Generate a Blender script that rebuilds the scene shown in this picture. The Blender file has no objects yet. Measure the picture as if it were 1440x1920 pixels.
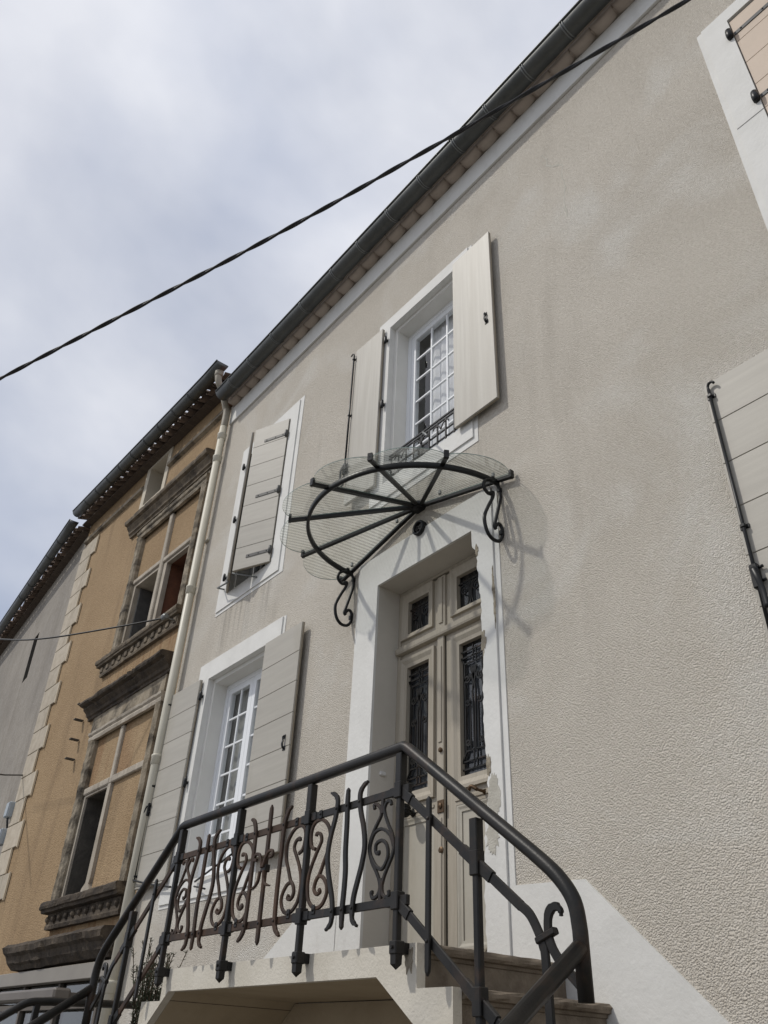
import bpy, bmesh, math, random
from mathutils import Vector, Matrix
R = math.radians
rnd = random.Random(7)
scene = bpy.context.scene
COL = scene.collection

# ------------------------------------------------------------------ camera
CAM_LOC = Vector((0.0, -3.6, 1.6))
YAW, PITCH, ROLL = 0.9243045, 0.6019258, -0.0483771
def cam_rows(a, b, c):
    B = Matrix(((1, 0, 0), (0, 0, -1), (0, 1, 0)))
    Rz = Matrix(((math.cos(a), math.sin(a), 0), (-math.sin(a), math.cos(a), 0), (0, 0, 1)))
    Rx = Matrix(((1, 0, 0), (0, math.cos(b), math.sin(b)), (0, -math.sin(b), math.cos(b))))
    Rr = Matrix(((math.cos(c), math.sin(c), 0), (-math.sin(c), math.cos(c), 0), (0, 0, 1)))
    return Rr @ Rx @ B @ Rz
rows = cam_rows(YAW, PITCH, ROLL)
cam_data = bpy.data.cameras.new('camera')
cam = bpy.data.objects.new('camera', cam_data)
COL.objects.link(cam)
m3 = Matrix((rows[0], -rows[1], -rows[2])).transposed()
cam.matrix_world = Matrix.Translation(CAM_LOC) @ m3.to_4x4()
cam_data.sensor_fit = 'VERTICAL'
cam_data.sensor_height = 36.0
cam_data.sensor_width = 27.0
cam_data.lens = 1505.9 / 1920.0 * 36.0
cam_data.clip_start = 0.05
cam_data.clip_end = 3000
scene.camera = cam

# ------------------------------------------------------------------ sky and sun
SUN_DIR = Vector((0.60, 1.0, -1.35)).normalized()
world = bpy.data.worlds.new('World')
scene.world = world
world.use_nodes = True
wn, wl = world.node_tree.nodes, world.node_tree.links
wn.clear()
w_out = wn.new('ShaderNodeOutputWorld')
w_bg = wn.new('ShaderNodeBackground'); w_bg.inputs['Strength'].default_value = 0.1
w_sky = wn.new('ShaderNodeTexSky'); w_sky.sky_type = 'NISHITA'; w_sky.sun_disc = False
w_sky.sun_elevation = math.asin(-SUN_DIR.z)
w_sky.sun_rotation = math.atan2(-SUN_DIR.x, -SUN_DIR.y)
w_sky.air_density = 1.0; w_sky.dust_density = 2.0; w_sky.ozone_density = 1.0
w_tc = wn.new('ShaderNodeTexCoord')
w_map = wn.new('ShaderNodeMapping'); w_map.inputs['Scale'].default_value = (1.0, 1.0, 1.5)
w_map.inputs['Location'].default_value = (1.7, 0.2, 0.3)
w_n1 = wn.new('ShaderNodeTexNoise'); w_n1.inputs['Scale'].default_value = 1.5
w_n1.inputs['Detail'].default_value = 7; w_n1.inputs['Roughness'].default_value = 0.52
w_n1.inputs['Distortion'].default_value = 0.35
w_r1 = wn.new('ShaderNodeValToRGB')
w_r1.color_ramp.elements[0].position = 0.36; w_r1.color_ramp.elements[0].color = (0.60, 0.60, 0.60, 1)
w_r1.color_ramp.elements[1].position = 0.60; w_r1.color_ramp.elements[1].color = (1, 1, 1, 1)
w_n2 = wn.new('ShaderNodeTexNoise'); w_n2.inputs['Scale'].default_value = 1.8
w_n2.inputs['Detail'].default_value = 5
w_r2 = wn.new('ShaderNodeValToRGB')
w_r2.color_ramp.elements[0].position = 0.38; w_r2.color_ramp.elements[0].color = (5.35, 5.8, 7.0, 1)
w_r2.color_ramp.elements[1].position = 0.60; w_r2.color_ramp.elements[1].color = (8.6, 8.75, 9.3, 1)
w_mix = wn.new('ShaderNodeMix'); w_mix.data_type = 'RGBA'
wl.new(w_tc.outputs['Generated'], w_map.inputs['Vector'])
wl.new(w_map.outputs[0], w_n1.inputs['Vector']); wl.new(w_map.outputs[0], w_n2.inputs['Vector'])
wl.new(w_n1.outputs['Fac'], w_r1.inputs['Fac']); wl.new(w_n2.outputs['Fac'], w_r2.inputs['Fac'])
wl.new(w_r1.outputs['Color'], w_mix.inputs['Factor'])
wl.new(w_sky.outputs['Color'], w_mix.inputs['A']); wl.new(w_r2.outputs['Color'], w_mix.inputs['B'])
wl.new(w_mix.outputs['Result'], w_bg.inputs['Color']); wl.new(w_bg.outputs[0], w_out.inputs['Surface'])

sun_data = bpy.data.lights.new('sun', 'SUN')
sun_data.energy = 2.1; sun_data.angle = R(1.7); sun_data.color = (1.0, 0.955, 0.88)
sun = bpy.data.objects.new('sun', sun_data); COL.objects.link(sun)
sun.rotation_euler = SUN_DIR.to_track_quat('-Z', 'Y').to_euler()
sun.location = (-6, -10, 16)

scene.render.engine = 'CYCLES'
scene.view_settings.view_transform = 'Standard'
scene.view_settings.look = 'None'
scene.view_settings.exposure = 0.0
scene.view_settings.gamma = 1.0
scene.render.resolution_x = 768; scene.render.resolution_y = 1024
scene.cycles.max_bounces = 8
scene.cycles.transparent_max_bounces = 12

# ------------------------------------------------------------------ materials
def base_mat(name):
    m = bpy.data.materials.new(name); m.use_nodes = True
    nt = m.node_tree; b = nt.nodes['Principled BSDF']
    g = nt.nodes.new('ShaderNodeNewGeometry')
    return m, nt, b, g
def node(nt, t, **kw):
    n = nt.nodes.new(t)
    for k, v in kw.items():
        if k in n.inputs: n.inputs[k].default_value = v
        else: setattr(n, k, v)
    return n
def noise(nt, g, scale, detail=3.0, rough=0.55, dist=0.0, stretch=None):
    n = node(nt, 'ShaderNodeTexNoise')
    n.inputs['Scale'].default_value = scale; n.inputs['Detail'].default_value = detail
    n.inputs['Roughness'].default_value = rough; n.inputs['Distortion'].default_value = dist
    src = g.outputs['Position']
    if stretch:
        mp = node(nt, 'ShaderNodeMapping'); mp.inputs['Scale'].default_value = stretch
        nt.links.new(src, mp.inputs['Vector']); src = mp.outputs[0]
    nt.links.new(src, n.inputs['Vector'])
    return n
def ramp(nt, src, p0, c0, p1, c1):
    r = node(nt, 'ShaderNodeValToRGB')
    e = r.color_ramp.elements
    e[0].position = p0; e[0].color = (*c0, 1); e[1].position = p1; e[1].color = (*c1, 1)
    nt.links.new(src, r.inputs['Fac']); return r
def mixc(nt, fac, a, b, mode='MIX'):
    m = node(nt, 'ShaderNodeMix', data_type='RGBA', blend_type=mode)
    for s, v in (('Factor', fac), ('A', a), ('B', b)):
        if hasattr(v, 'is_linked'): nt.links.new(v, m.inputs[s])
        elif isinstance(v, (int, float)): m.inputs[s].default_value = v
        else: m.inputs[s].default_value = (*v, 1)
    return m.outputs['Result']
def bump(nt, b, height, dist, strength=1.0, prev=None):
    n = node(nt, 'ShaderNodeBump'); n.inputs['Distance'].default_value = dist
    n.inputs['Strength'].default_value = strength
    nt.links.new(height, n.inputs['Height'])
    if prev: nt.links.new(prev.outputs[0], n.inputs['Normal'])
    nt.links.new(n.outputs[0], b.inputs['Normal']); return n
def mat(name, c0, c1=None, rough=0.8, vs=3.0, vdetail=5, bs=0, bd=0.002, metal=0.0, dirt=None, dirt_s=(1.5, 1.5, 0.35),
        dirt_lo=0.52, dirt_hi=0.72, rand=0.0, stretch=None, spec=0.4):
    m, nt, b, g = base_mat(name)
    c1 = c1 or tuple(min(1, v * 1.15) for v in c0)
    n = noise(nt, g, vs, vdetail, 0.6, 0.2, stretch)
    col = ramp(nt, n.outputs['Fac'], 0.35, c0, 0.65, c1).outputs['Color']
    if dirt:
        d = noise(nt, g, 2.2, 7, 0.62, 0.4, dirt_s)
        f = ramp(nt, d.outputs['Fac'], dirt_lo, (0, 0, 0), dirt_hi, (1, 1, 1)).outputs['Color']
        col = mixc(nt, f, col, dirt)
    if rand:
        oi = node(nt, 'ShaderNodeObjectInfo')
        rr = ramp(nt, oi.outputs['Random'], 0, (1 - rand,) * 3, 1, (1.0,) * 3).outputs['Color']
        col = mixc(nt, 1.0, col, rr, 'MULTIPLY')
    nt.links.new(col, b.inputs['Base Color'])
    b.inputs['Roughness'].default_value = rough; b.inputs['Metallic'].default_value = metal
    b.inputs['Specular IOR Level'].default_value = spec
    if bs:
        h = noise(nt, g, bs, 4, 0.6, 0.1)
        bump(nt, b, h.outputs['Fac'], bd)
    return m

def stucco(name, c0, c1, gscale=108, gd=0.0066, stain=None, pale=None, stain_lo=0.5, stain_hi=0.8, wash=None, wash_col=(0.27, 0.245, 0.21)):
    m, nt, b, g = base_mat(name)
    big = noise(nt, g, 0.55, 6, 0.6, 0.5)
    col = ramp(nt, big.outputs['Fac'], 0.33, c0, 0.68, c1).outputs['Color']
    if stain:
        s = noise(nt, g, 1.3, 8, 0.65, 0.3, (1.6, 1.6, 0.22))
        f = ramp(nt, s.outputs['Fac'], stain_lo, (0, 0, 0), stain_hi, (1, 1, 1)).outputs['Color']
        col = mixc(nt, f, col, stain)
    if pale:
        s2 = noise(nt, g, 0.9, 5, 0.55, 0.8)
        f2 = ramp(nt, s2.outputs['Fac'], 0.50, (0, 0, 0), 0.68, (1, 1, 1)).outputs['Color']
        col = mixc(nt, f2, col, pale)
    grain = noise(nt, g, gscale, 2.0, 0.5, 0.5)
    # pebbles: warped cells with sharp creases, mixed with a little noise
    wv = node(nt, 'ShaderNodeVectorMath', operation='MULTIPLY_ADD'); wv.inputs[1].default_value = (0.010, 0.010, 0.010)
    nt.links.new(grain.outputs['Color'], wv.inputs[0]); nt.links.new(g.outputs['Position'], wv.inputs[2])
    vo = node(nt, 'ShaderNodeTexVoronoi', feature='F1'); vo.inputs['Scale'].default_value = gscale
    vo.inputs['Randomness'].default_value = 1.0
    nt.links.new(wv.outputs[0], vo.inputs['Vector'])
    knob_ = ramp(nt, vo.outputs['Distance'], 0.05, (1, 1, 1), 0.85, (0, 0, 0))
    spk = noise(nt, g, gscale * 0.37, 5.0, 0.7, 0.0)     # aggregate of slightly different tints, unrelated to the relief
    col = mixc(nt, 1.0, col, ramp(nt, spk.outputs['Fac'], 0.38, (0.90, 0.89, 0.87), 0.62, (1.03, 1.03, 1.03)).outputs['Color'], 'MULTIPLY')
    if wash:
        # rain wash below a sill: (x0, x1, z0, z1)
        sx = node(nt, 'ShaderNodeSeparateXYZ'); nt.links.new(g.outputs['Position'], sx.inputs[0])
        st_ = noise(nt, g, 5.0, 5, 0.65, 0.2, (2.2, 2.2, 0.10))
        f0 = ramp(nt, st_.outputs['Fac'], 0.47, (0, 0, 0), 0.64, (1, 1, 1)).outputs['Color']
        for (xa, xb, za, zb) in wash:
            fac = None
            for out, lo, hi in (('X', xa - .1, xa + .1), ('X', xb + .1, xb - .1), ('Z', za, zb - .15), ('Z', zb + .01, zb)):
                mr = node(nt, 'ShaderNodeMapRange'); mr.inputs['From Min'].default_value = lo; mr.inputs['From Max'].default_value = hi
                nt.links.new(sx.outputs[out], mr.inputs['Value'])
                if fac is None: fac = mr.outputs[0]
                else:
                    mm = node(nt, 'ShaderNodeMath', operation='MULTIPLY'); nt.links.new(fac, mm.inputs[0]); nt.links.new(mr.outputs[0], mm.inputs[1]); fac = mm.outputs[0]
            mm = node(nt, 'ShaderNodeMath', operation='MULTIPLY'); nt.links.new(fac, mm.inputs[0]); nt.links.new(f0, mm.inputs[1])
            m2 = node(nt, 'ShaderNodeMath', operation='MULTIPLY'); m2.inputs[1].default_value = 0.55; nt.links.new(mm.outputs[0], m2.inputs[0])
            col = mixc(nt, m2.outputs[0], col, wash_col)
    nt.links.new(col, b.inputs['Base Color'])
    b.inputs['Roughness'].default_value = 0.92; b.inputs['Specular IOR Level'].default_value = 0.15
    fine = noise(nt, g, gscale * 2.6, 2.0, 0.5)
    b1 = bump(nt, b, knob_.outputs['Color'], gd)
    bump(nt, b, fine.outputs['Fac'], gd * 0.22, 1.0, b1)
    return m

M = {}
M['stucco'] = stucco('roughcast render', (0.548, 0.508, 0.442), (0.63, 0.588, 0.518), stain=(0.49, 0.452, 0.392), pale=(0.645, 0.618, 0.562), stain_lo=0.55, stain_hi=0.85, wash=[(-7.85, -6.55, 5.15, 5.83), (-4.9, -3.5, 5.3, 5.775), (-8.0, -6.35, 2.2, 2.735)])
M['orange'] = stucco('ochre render', (0.30, 0.21, 0.122), (0.37, 0.266, 0.16), gscale=50, gd=0.006, stain=(0.21, 0.148, 0.09), stain_lo=0.52, stain_hi=0.8, wash=[(-11.5, -8.9, 5.66, 6.12), (-11.2, -8.8, 2.4, 2.80), (-12.0, -10.6, 1.7, 2.5)], wash_col=(0.20, 0.095, 0.04))
M['orange_panel'] = stucco('stained ochre infill', (0.31, 0.22, 0.13), (0.385, 0.28, 0.17), gscale=48, gd=0.006, stain=(0.22, 0.115, 0.06), stain_lo=0.45, stain_hi=0.72)
M['grey_render'] = stucco('grey render', (0.26, 0.24, 0.215), (0.33, 0.305, 0.27), gscale=24, gd=0.003, stain=(0.21, 0.19, 0.165))
M['white'] = mat('white masonry paint', (0.645, 0.64, 0.61), (0.70, 0.695, 0.665), rough=0.75, vs=4, bs=35, bd=0.0025, dirt=(0.53, 0.515, 0.475), dirt_lo=0.60, dirt_hi=0.85)
M['white_worn'] = mat('worn white stair paint', (0.53, 0.495, 0.42), (0.60, 0.565, 0.49), rough=0.85, vs=3, bs=55, bd=0.004, dirt=(0.40, 0.36, 0.29), dirt_s=(2.5, 2.5, 1.4), dirt_lo=0.58, dirt_hi=0.76)
M['reveal'] = mat('greige reveal paint', (0.53, 0.50, 0.44), (0.57, 0.54, 0.48), rough=0.8, vs=3, bs=40, bd=0.0015)
M['wreveal'] = mat('window reveal paint', (0.66, 0.65, 0.61), (0.71, 0.70, 0.66), rough=0.7, vs=3, bs=30, bd=0.0012)
M['shutter'] = mat('greige shutter paint', (0.382, 0.360, 0.313), (0.425, 0.402, 0.35), rough=0.5, vs=6, vdetail=7, bs=90, bd=0.0005, rand=0.07, stretch=(0.25, 1, 4), dirt=(0.36, 0.335, 0.28), dirt_s=(1.5, 1.5, .5), dirt_lo=0.55, dirt_hi=0.8)
M['shutter_v'] = mat('greige brushed shutter paint', (0.38, 0.358, 0.312), (0.44, 0.42, 0.37), rough=0.5, vs=11, vdetail=8, bs=40, bd=0.0008, stretch=(3, 3, 0.12), dirt=(0.36, 0.335, 0.285), dirt_s=(3, 3, .2), dirt_lo=0.5, dirt_hi=0.75)
M['peach'] = mat('pale sand shutter paint', (0.52, 0.42, 0.325), (0.56, 0.45, 0.35), rough=0.5, vs=5, bs=60, bd=0.0005, rand=0.05)
M['edge'] = mat('shutter edge wood', (0.24, 0.205, 0.155), (0.30, 0.26, 0.20), rough=0.7, vs=12, stretch=(1, 1, 0.2))
M['pvc'] = mat('white window frame', (0.78, 0.80, 0.82), (0.80, 0.82, 0.84), rough=0.35, vs=2)
M['pipe'] = mat('cream pipe', (0.52, 0.49, 0.40), (0.57, 0.54, 0.45), rough=0.45, vs=3, dirt=(0.38, 0.35, 0.27), dirt_lo=0.58, dirt_hi=0.85)
M['oldpipe'] = mat('grimy cream elbow', (0.27, 0.245, 0.195), (0.34, 0.31, 0.25), rough=0.6, vs=6)
M['zinc'] = mat('dark zinc gutter', (0.075, 0.079, 0.077), (0.105, 0.109, 0.105), rough=0.42, vs=3, metal=0.55, bs=8, bd=0.002)
M['zinc_lt'] = mat('bright zinc joint', (0.15, 0.158, 0.156), (0.20, 0.208, 0.205), rough=0.45, vs=5, metal=0.5)
M['iron'] = mat('old black iron', (0.0075, 0.0078, 0.0075), (0.018, 0.016, 0.014), rough=0.42, vs=7, bs=120, bd=0.0006, dirt=(0.055, 0.033, 0.021), dirt_s=(3, 3, 2), dirt_lo=0.54, dirt_hi=0.78, spec=0.28)
M['iron_rust'] = mat('rusty wrought iron', (0.026, 0.018, 0.014), (0.060, 0.038, 0.026), rough=0.6, vs=9, bs=120, bd=0.0008, dirt=(0.085, 0.046, 0.027), dirt_s=(3, 3, 2), dirt_lo=0.48, dirt_hi=0.75, spec=0.25)
M['iron_new'] = mat('satin black steel', (0.006, 0.0065, 0.007), (0.010, 0.0105, 0.011), rough=0.38, vs=4, spec=0.3)
M['hinge'] = mat('dark grey hinge', (0.055, 0.055, 0.053), (0.085, 0.083, 0.08), rough=0.5, vs=8)
M['door'] = mat('taupe door paint', (0.345, 0.308, 0.245), (0.40, 0.358, 0.29), rough=0.55, vs=16, bs=50, bd=0.0007, stretch=(3, 3, 0.2), dirt=(0.31, 0.27, 0.205), dirt_lo=0.55, dirt_hi=0.85)
M['door_panel'] = mat('pale door panel paint', (0.395, 0.37, 0.31), (0.445, 0.415, 0.35), rough=0.55, vs=4, bs=40, bd=0.0006, dirt=(0.35, 0.315, 0.25), dirt_lo=0.55, dirt_hi=0.8)
M['brass'] = mat('dull brass', (0.085, 0.055, 0.032), (0.13, 0.085, 0.05), rough=0.5, metal=0.7, vs=30)
M['stone_step'] = mat('worn brown stone', (0.13, 0.105, 0.075), (0.22, 0.18, 0.135), rough=0.85, vs=7, vdetail=9, bs=60, bd=0.004, dirt=(0.075, 0.055, 0.038), dirt_lo=0.5, dirt_hi=0.75, dirt_s=(2, 2, 2))
M['soffit'] = mat('tan soffit paint', (0.35, 0.285, 0.195), (0.40, 0.33, 0.23), rough=0.85, vs=2.5, bs=25, bd=0.003, dirt=(0.16, 0.12, 0.08), dirt_s=(2.5, 2.5, 6), dirt_lo=0.66, dirt_hi=0.72)
M['cornice'] = mat('beige cornice tile', (0.39, 0.325, 0.27), (0.46, 0.395, 0.335), rough=0.85, vs=3, bs=40, bd=0.0015, rand=0.08)
M['tile'] = mat('terracotta roof tile', (0.24, 0.12, 0.085), (0.42, 0.235, 0.175), rough=0.85, vs=6, bs=50, bd=0.002, rand=0.35)
M['tile_old'] = mat('old lichen roof tile', (0.10, 0.068, 0.048), (0.19, 0.135, 0.10), rough=0.9, vs=8, bs=50, bd=0.003, rand=0.4)
M['old_wood'] = mat('dark eave timber', (0.055, 0.04, 0.03), (0.10, 0.075, 0.055), rough=0.9, vs=9, stretch=(4, 0.5, 4))
M['old_stone'] = mat('weathered carved stone', (0.23, 0.19, 0.135), (0.36, 0.31, 0.235), rough=0.92, vs=6, vdetail=9, bs=45, bd=0.008, dirt=(0.05, 0.042, 0.032), dirt_lo=0.44, dirt_hi=0.66, dirt_s=(1.5, 1.5, 2.0))
M['black_stone'] = mat('soot-black carved stone', (0.034, 0.026, 0.019), (0.088, 0.068, 0.048), rough=0.92, vs=6, vdetail=9, bs=45, bd=0.010, dirt=(0.25, 0.20, 0.14), dirt_lo=0.60, dirt_hi=0.80, dirt_s=(2, 2, 3))
M['dark_stone'] = mat('sooty moulded stone', (0.12, 0.095, 0.067), (0.21, 0.17, 0.12), rough=0.92, vs=6, vdetail=9, bs=45, bd=0.006, dirt=(0.05, 0.04, 0.03), dirt_lo=0.45, dirt_hi=0.7, dirt_s=(2, 2, 3))
M['pale_stone'] = mat('pale stone bar', (0.36, 0.32, 0.26), (0.46, 0.41, 0.34), rough=0.9, vs=5, bs=45, bd=0.005, dirt=(0.20, 0.165, 0.12), dirt_lo=0.5, dirt_hi=0.75)
M['quoin'] = mat('cut quoin stone', (0.42, 0.365, 0.285), (0.52, 0.46, 0.37), rough=0.9, vs=7, bs=55, bd=0.003, rand=0.16, dirt=(0.27, 0.225, 0.165), dirt_lo=0.55, dirt_hi=0.8)
M['quoin_edge'] = mat('pale quoin border', (0.56, 0.48, 0.35), (0.62, 0.54, 0.41), rough=0.9, vs=8)
M['cream'] = mat('cream attic surround', (0.50, 0.45, 0.36), (0.56, 0.505, 0.41), rough=0.85, vs=4)
M['redwall'] = mat('red-brown bare plaster', (0.10, 0.045, 0.027), (0.19, 0.08, 0.042), rough=0.9, vs=3, bs=30, bd=0.004)
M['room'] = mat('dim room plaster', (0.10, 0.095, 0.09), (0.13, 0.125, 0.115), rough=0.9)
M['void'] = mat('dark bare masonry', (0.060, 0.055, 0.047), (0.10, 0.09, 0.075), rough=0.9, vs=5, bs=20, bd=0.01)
M['curtain'] = mat('white net curtain', (0.72, 0.71, 0.72), (0.78, 0.77, 0.78), rough=0.9, vs=2)
M['curtain_g'] = mat('grey net curtain', (0.27, 0.265, 0.25), (0.33, 0.325, 0.31), rough=0.9, vs=2)
M['curtain_d'] = mat('dark door blind', (0.055, 0.058, 0.066), (0.15, 0.155, 0.17), rough=0.8, vs=28, stretch=(1, 1, 0.02))
M['cable'] = mat('black rubber cable', (0.012, 0.012, 0.013), (0.018, 0.018, 0.019), rough=0.5)
M['box'] = mat('blue-grey plastic box', (0.33, 0.37, 0.40), (0.38, 0.42, 0.45), rough=0.5)
M['alu'] = mat('grey aluminium', (0.235, 0.215, 0.185), (0.265, 0.243, 0.21), rough=0.5, vs=2)
M['alu_d'] = mat('dull grey aluminium', (0.115, 0.10, 0.085), (0.145, 0.128, 0.11), rough=0.5, vs=2)
M['asphalt'] = mat('pale street asphalt', (0.17, 0.165, 0.155), (0.23, 0.222, 0.21), rough=0.95, vs=2, bs=80, bd=0.006)
M['pot'] = mat('clay pot', (0.28, 0.13, 0.08), (0.34, 0.17, 0.11), rough=0.85, vs=8)
M['leaf'] = mat('needle foliage', (0.030, 0.042, 0.022), (0.075, 0.090, 0.050), rough=0.75, vs=30)
M['stem'] = mat('brown stem', (0.08, 0.055, 0.035), (0.12, 0.085, 0.055), rough=0.9)
M['chip'] = mat('exposed plaster', (0.26, 0.225, 0.17), (0.36, 0.32, 0.25), rough=0.95, vs=25, bs=90, bd=0.006, dirt=(0.12, 0.095, 0.065), dirt_s=(6, 6, 6))
M['patch'] = mat('bare mortar patch', (0.42, 0.40, 0.345), (0.52, 0.50, 0.44), rough=0.95, vs=9, bs=90, bd=0.005)
M['label'] = mat('white plastic', (0.6, 0.6, 0.58), (0.64, 0.64, 0.62), rough=0.5)

def facing_fresnel(nt, lo, power=4.0, hi=0.9, normal=None):
    lw = node(nt, 'ShaderNodeLayerWeight'); lw.inputs['Blend'].default_value = 0.5
    if normal: nt.links.new(normal, lw.inputs['Normal'])
    p = node(nt, 'ShaderNodeMath', operation='POWER'); p.inputs[1].default_value = power
    nt.links.new(lw.outputs['Facing'], p.inputs[0])
    q = node(nt, 'ShaderNodeMath', operation='MULTIPLY_ADD'); q.inputs[1].default_value = hi; q.inputs[2].default_value = lo
    nt.links.new(p.outputs[0], q.inputs[0]); return q
def glass_mat(name, tint, refl_rough=0.02, base=0.06):
    m, nt, b, g = base_mat(name)
    nt.nodes.remove(b)
    out = nt.nodes['Material Output']
    tr = node(nt, 'ShaderNodeBsdfTransparent'); tr.inputs['Color'].default_value = (*tint, 1)
    gl = node(nt, 'ShaderNodeBsdfGlossy'); gl.inputs['Roughness'].default_value = refl_rough
    fr = facing_fresnel(nt, 0.08)
    mx = node(nt, 'ShaderNodeMixShader')
    nt.links.new(fr.outputs[0], mx.inputs[0]); nt.links.new(tr.outputs[0], mx.inputs[1]); nt.links.new(gl.outputs[0], mx.inputs[2])
    nt.links.new(mx.outputs[0], out.inputs['Surface'])
    return m
M['glass'] = glass_mat('window glass', (0.92, 0.94, 0.94))
M['shopglass'] = glass_mat('shop glass', (0.45, 0.5, 0.48))

def reeded_glass():
    m, nt, b, g = base_mat('wired reeded glass')
    nt.nodes.remove(b)
    out = nt.nodes['Material Output']
    def lines(direction, scale):
        w = node(nt, 'ShaderNodeTexWave', wave_type='BANDS', bands_direction=direction)
        w.inputs['Scale'].default_value = scale
        nt.links.new(g.outputs['Position'], w.inputs['Vector']); return w
    wx = lines('X', 9.5); wy = lines('Y', 19.0)          # reeds about 33 mm apart, wires about 16 mm
    fx = ramp(nt, wx.outputs['Fac'], 0.30, (0.74,) * 3, 0.62, (1.0,) * 3).outputs['Color']  # darker tint bands stand in for the light stripes the reeds would refract
    fy = ramp(nt, wy.outputs['Fac'], 0.02, (0.85,) * 3, 0.14, (1.0,) * 3).outputs['Color']
    tcol = mixc(nt, 1.0, fx, fy, 'MULTIPLY')
    tcol = mixc(nt, 1.0, tcol, (0.985, 0.995, 0.98), 'MULTIPLY')
    tr = node(nt, 'ShaderNodeBsdfTransparent'); nt.links.new(tcol, tr.inputs['Color'])
    tl = node(nt, 'ShaderNodeBsdfTranslucent'); tl.inputs['Color'].default_value = (0.80, 0.83, 0.77, 1)
    gl = node(nt, 'ShaderNodeBsdfGlossy'); gl.inputs['Roughness'].default_value = 0.12
    bp = node(nt, 'ShaderNodeBump'); bp.inputs['Distance'].default_value = 0.004
    nt.links.new(wx.outputs['Fac'], bp.inputs['Height']); nt.links.new(bp.outputs[0], gl.inputs['Normal'])
    fr = facing_fresnel(nt, 0.03)
    m1 = node(nt, 'ShaderNodeMixShader'); m1.inputs[0].default_value = 0.06
    m2 = node(nt, 'ShaderNodeMixShader')
    nt.links.new(tr.outputs[0], m1.inputs[1]); nt.links.new(tl.outputs[0], m1.inputs[2])
    nt.links.new(fr.outputs[0], m2.inputs[0]); nt.links.new(m1.outputs[0], m2.inputs[1]); nt.links.new(gl.outputs[0], m2.inputs[2])
    nt.links.new(m2.outputs[0], out.inputs['Surface'])
    return m
M['reeded'] = reeded_glass()
M['clear'] = glass_mat('clear under face', (0.985, 0.995, 0.985))
M['glass_edge'] = mat('green glass edge', (0.10, 0.15, 0.13), (0.22, 0.28, 0.25), rough=0.15, vs=6)

# ------------------------------------------------------------------ mesh helpers
def OM(v):
    """the neighbouring old houses have settled: they lean and their courses rise away from the new house"""
    x, y, z = v
    d = max(0.0, -9.0 - x)
    return (x - 0.017 * d * (z - 3.0), y, z + min(d, 5.25) * max(0.0, z - 4.0) * 0.0135)

def root(name, loc, label, cat, group=None):
    o = bpy.data.objects.new(name, None); COL.objects.link(o)
    o.location = loc; o.empty_display_size = 0.2
    o['label'] = label; o['category'] = cat
    if group: o['group'] = group
    return o
def attach(o, parent):
    if parent is not None:
        o.parent = parent
        if parent.type == 'EMPTY':
            o.matrix_parent_inverse = Matrix.Translation(parent.location).inverted()
        elif parent.location.length > 0:
            o.matrix_parent_inverse = Matrix.Translation(parent.location).inverted()
def mk(name, verts, faces, mt, parent=None, smooth=False, f=None, label=None):
    if f: verts = [f(v) for v in verts]
    me = bpy.data.meshes.new(name)
    me.from_pydata([tuple(v) for v in verts], [], faces)
    bm = bmesh.new(); bm.from_mesh(me); bmesh.ops.recalc_face_normals(bm, faces=bm.faces); bm.to_mesh(me); bm.free()
    me.materials.append(M[mt] if isinstance(mt, str) else mt)
    if smooth: me.polygons.foreach_set('use_smooth', [True] * len(me.polygons))
    o = bpy.data.objects.new(name, me); COL.objects.link(o)
    attach(o, parent)
    if label: o['label'] = label
    return o
def inst(src, loc, parent):
    o = bpy.data.objects.new(src.name.split('.')[0], src.data); COL.objects.link(o)
    o.location = loc; attach(o, parent); return o
def tag(o, label, cat, group=None):
    o['label'] = label; o['category'] = cat
    if group: o['group'] = group
    return o

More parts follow.
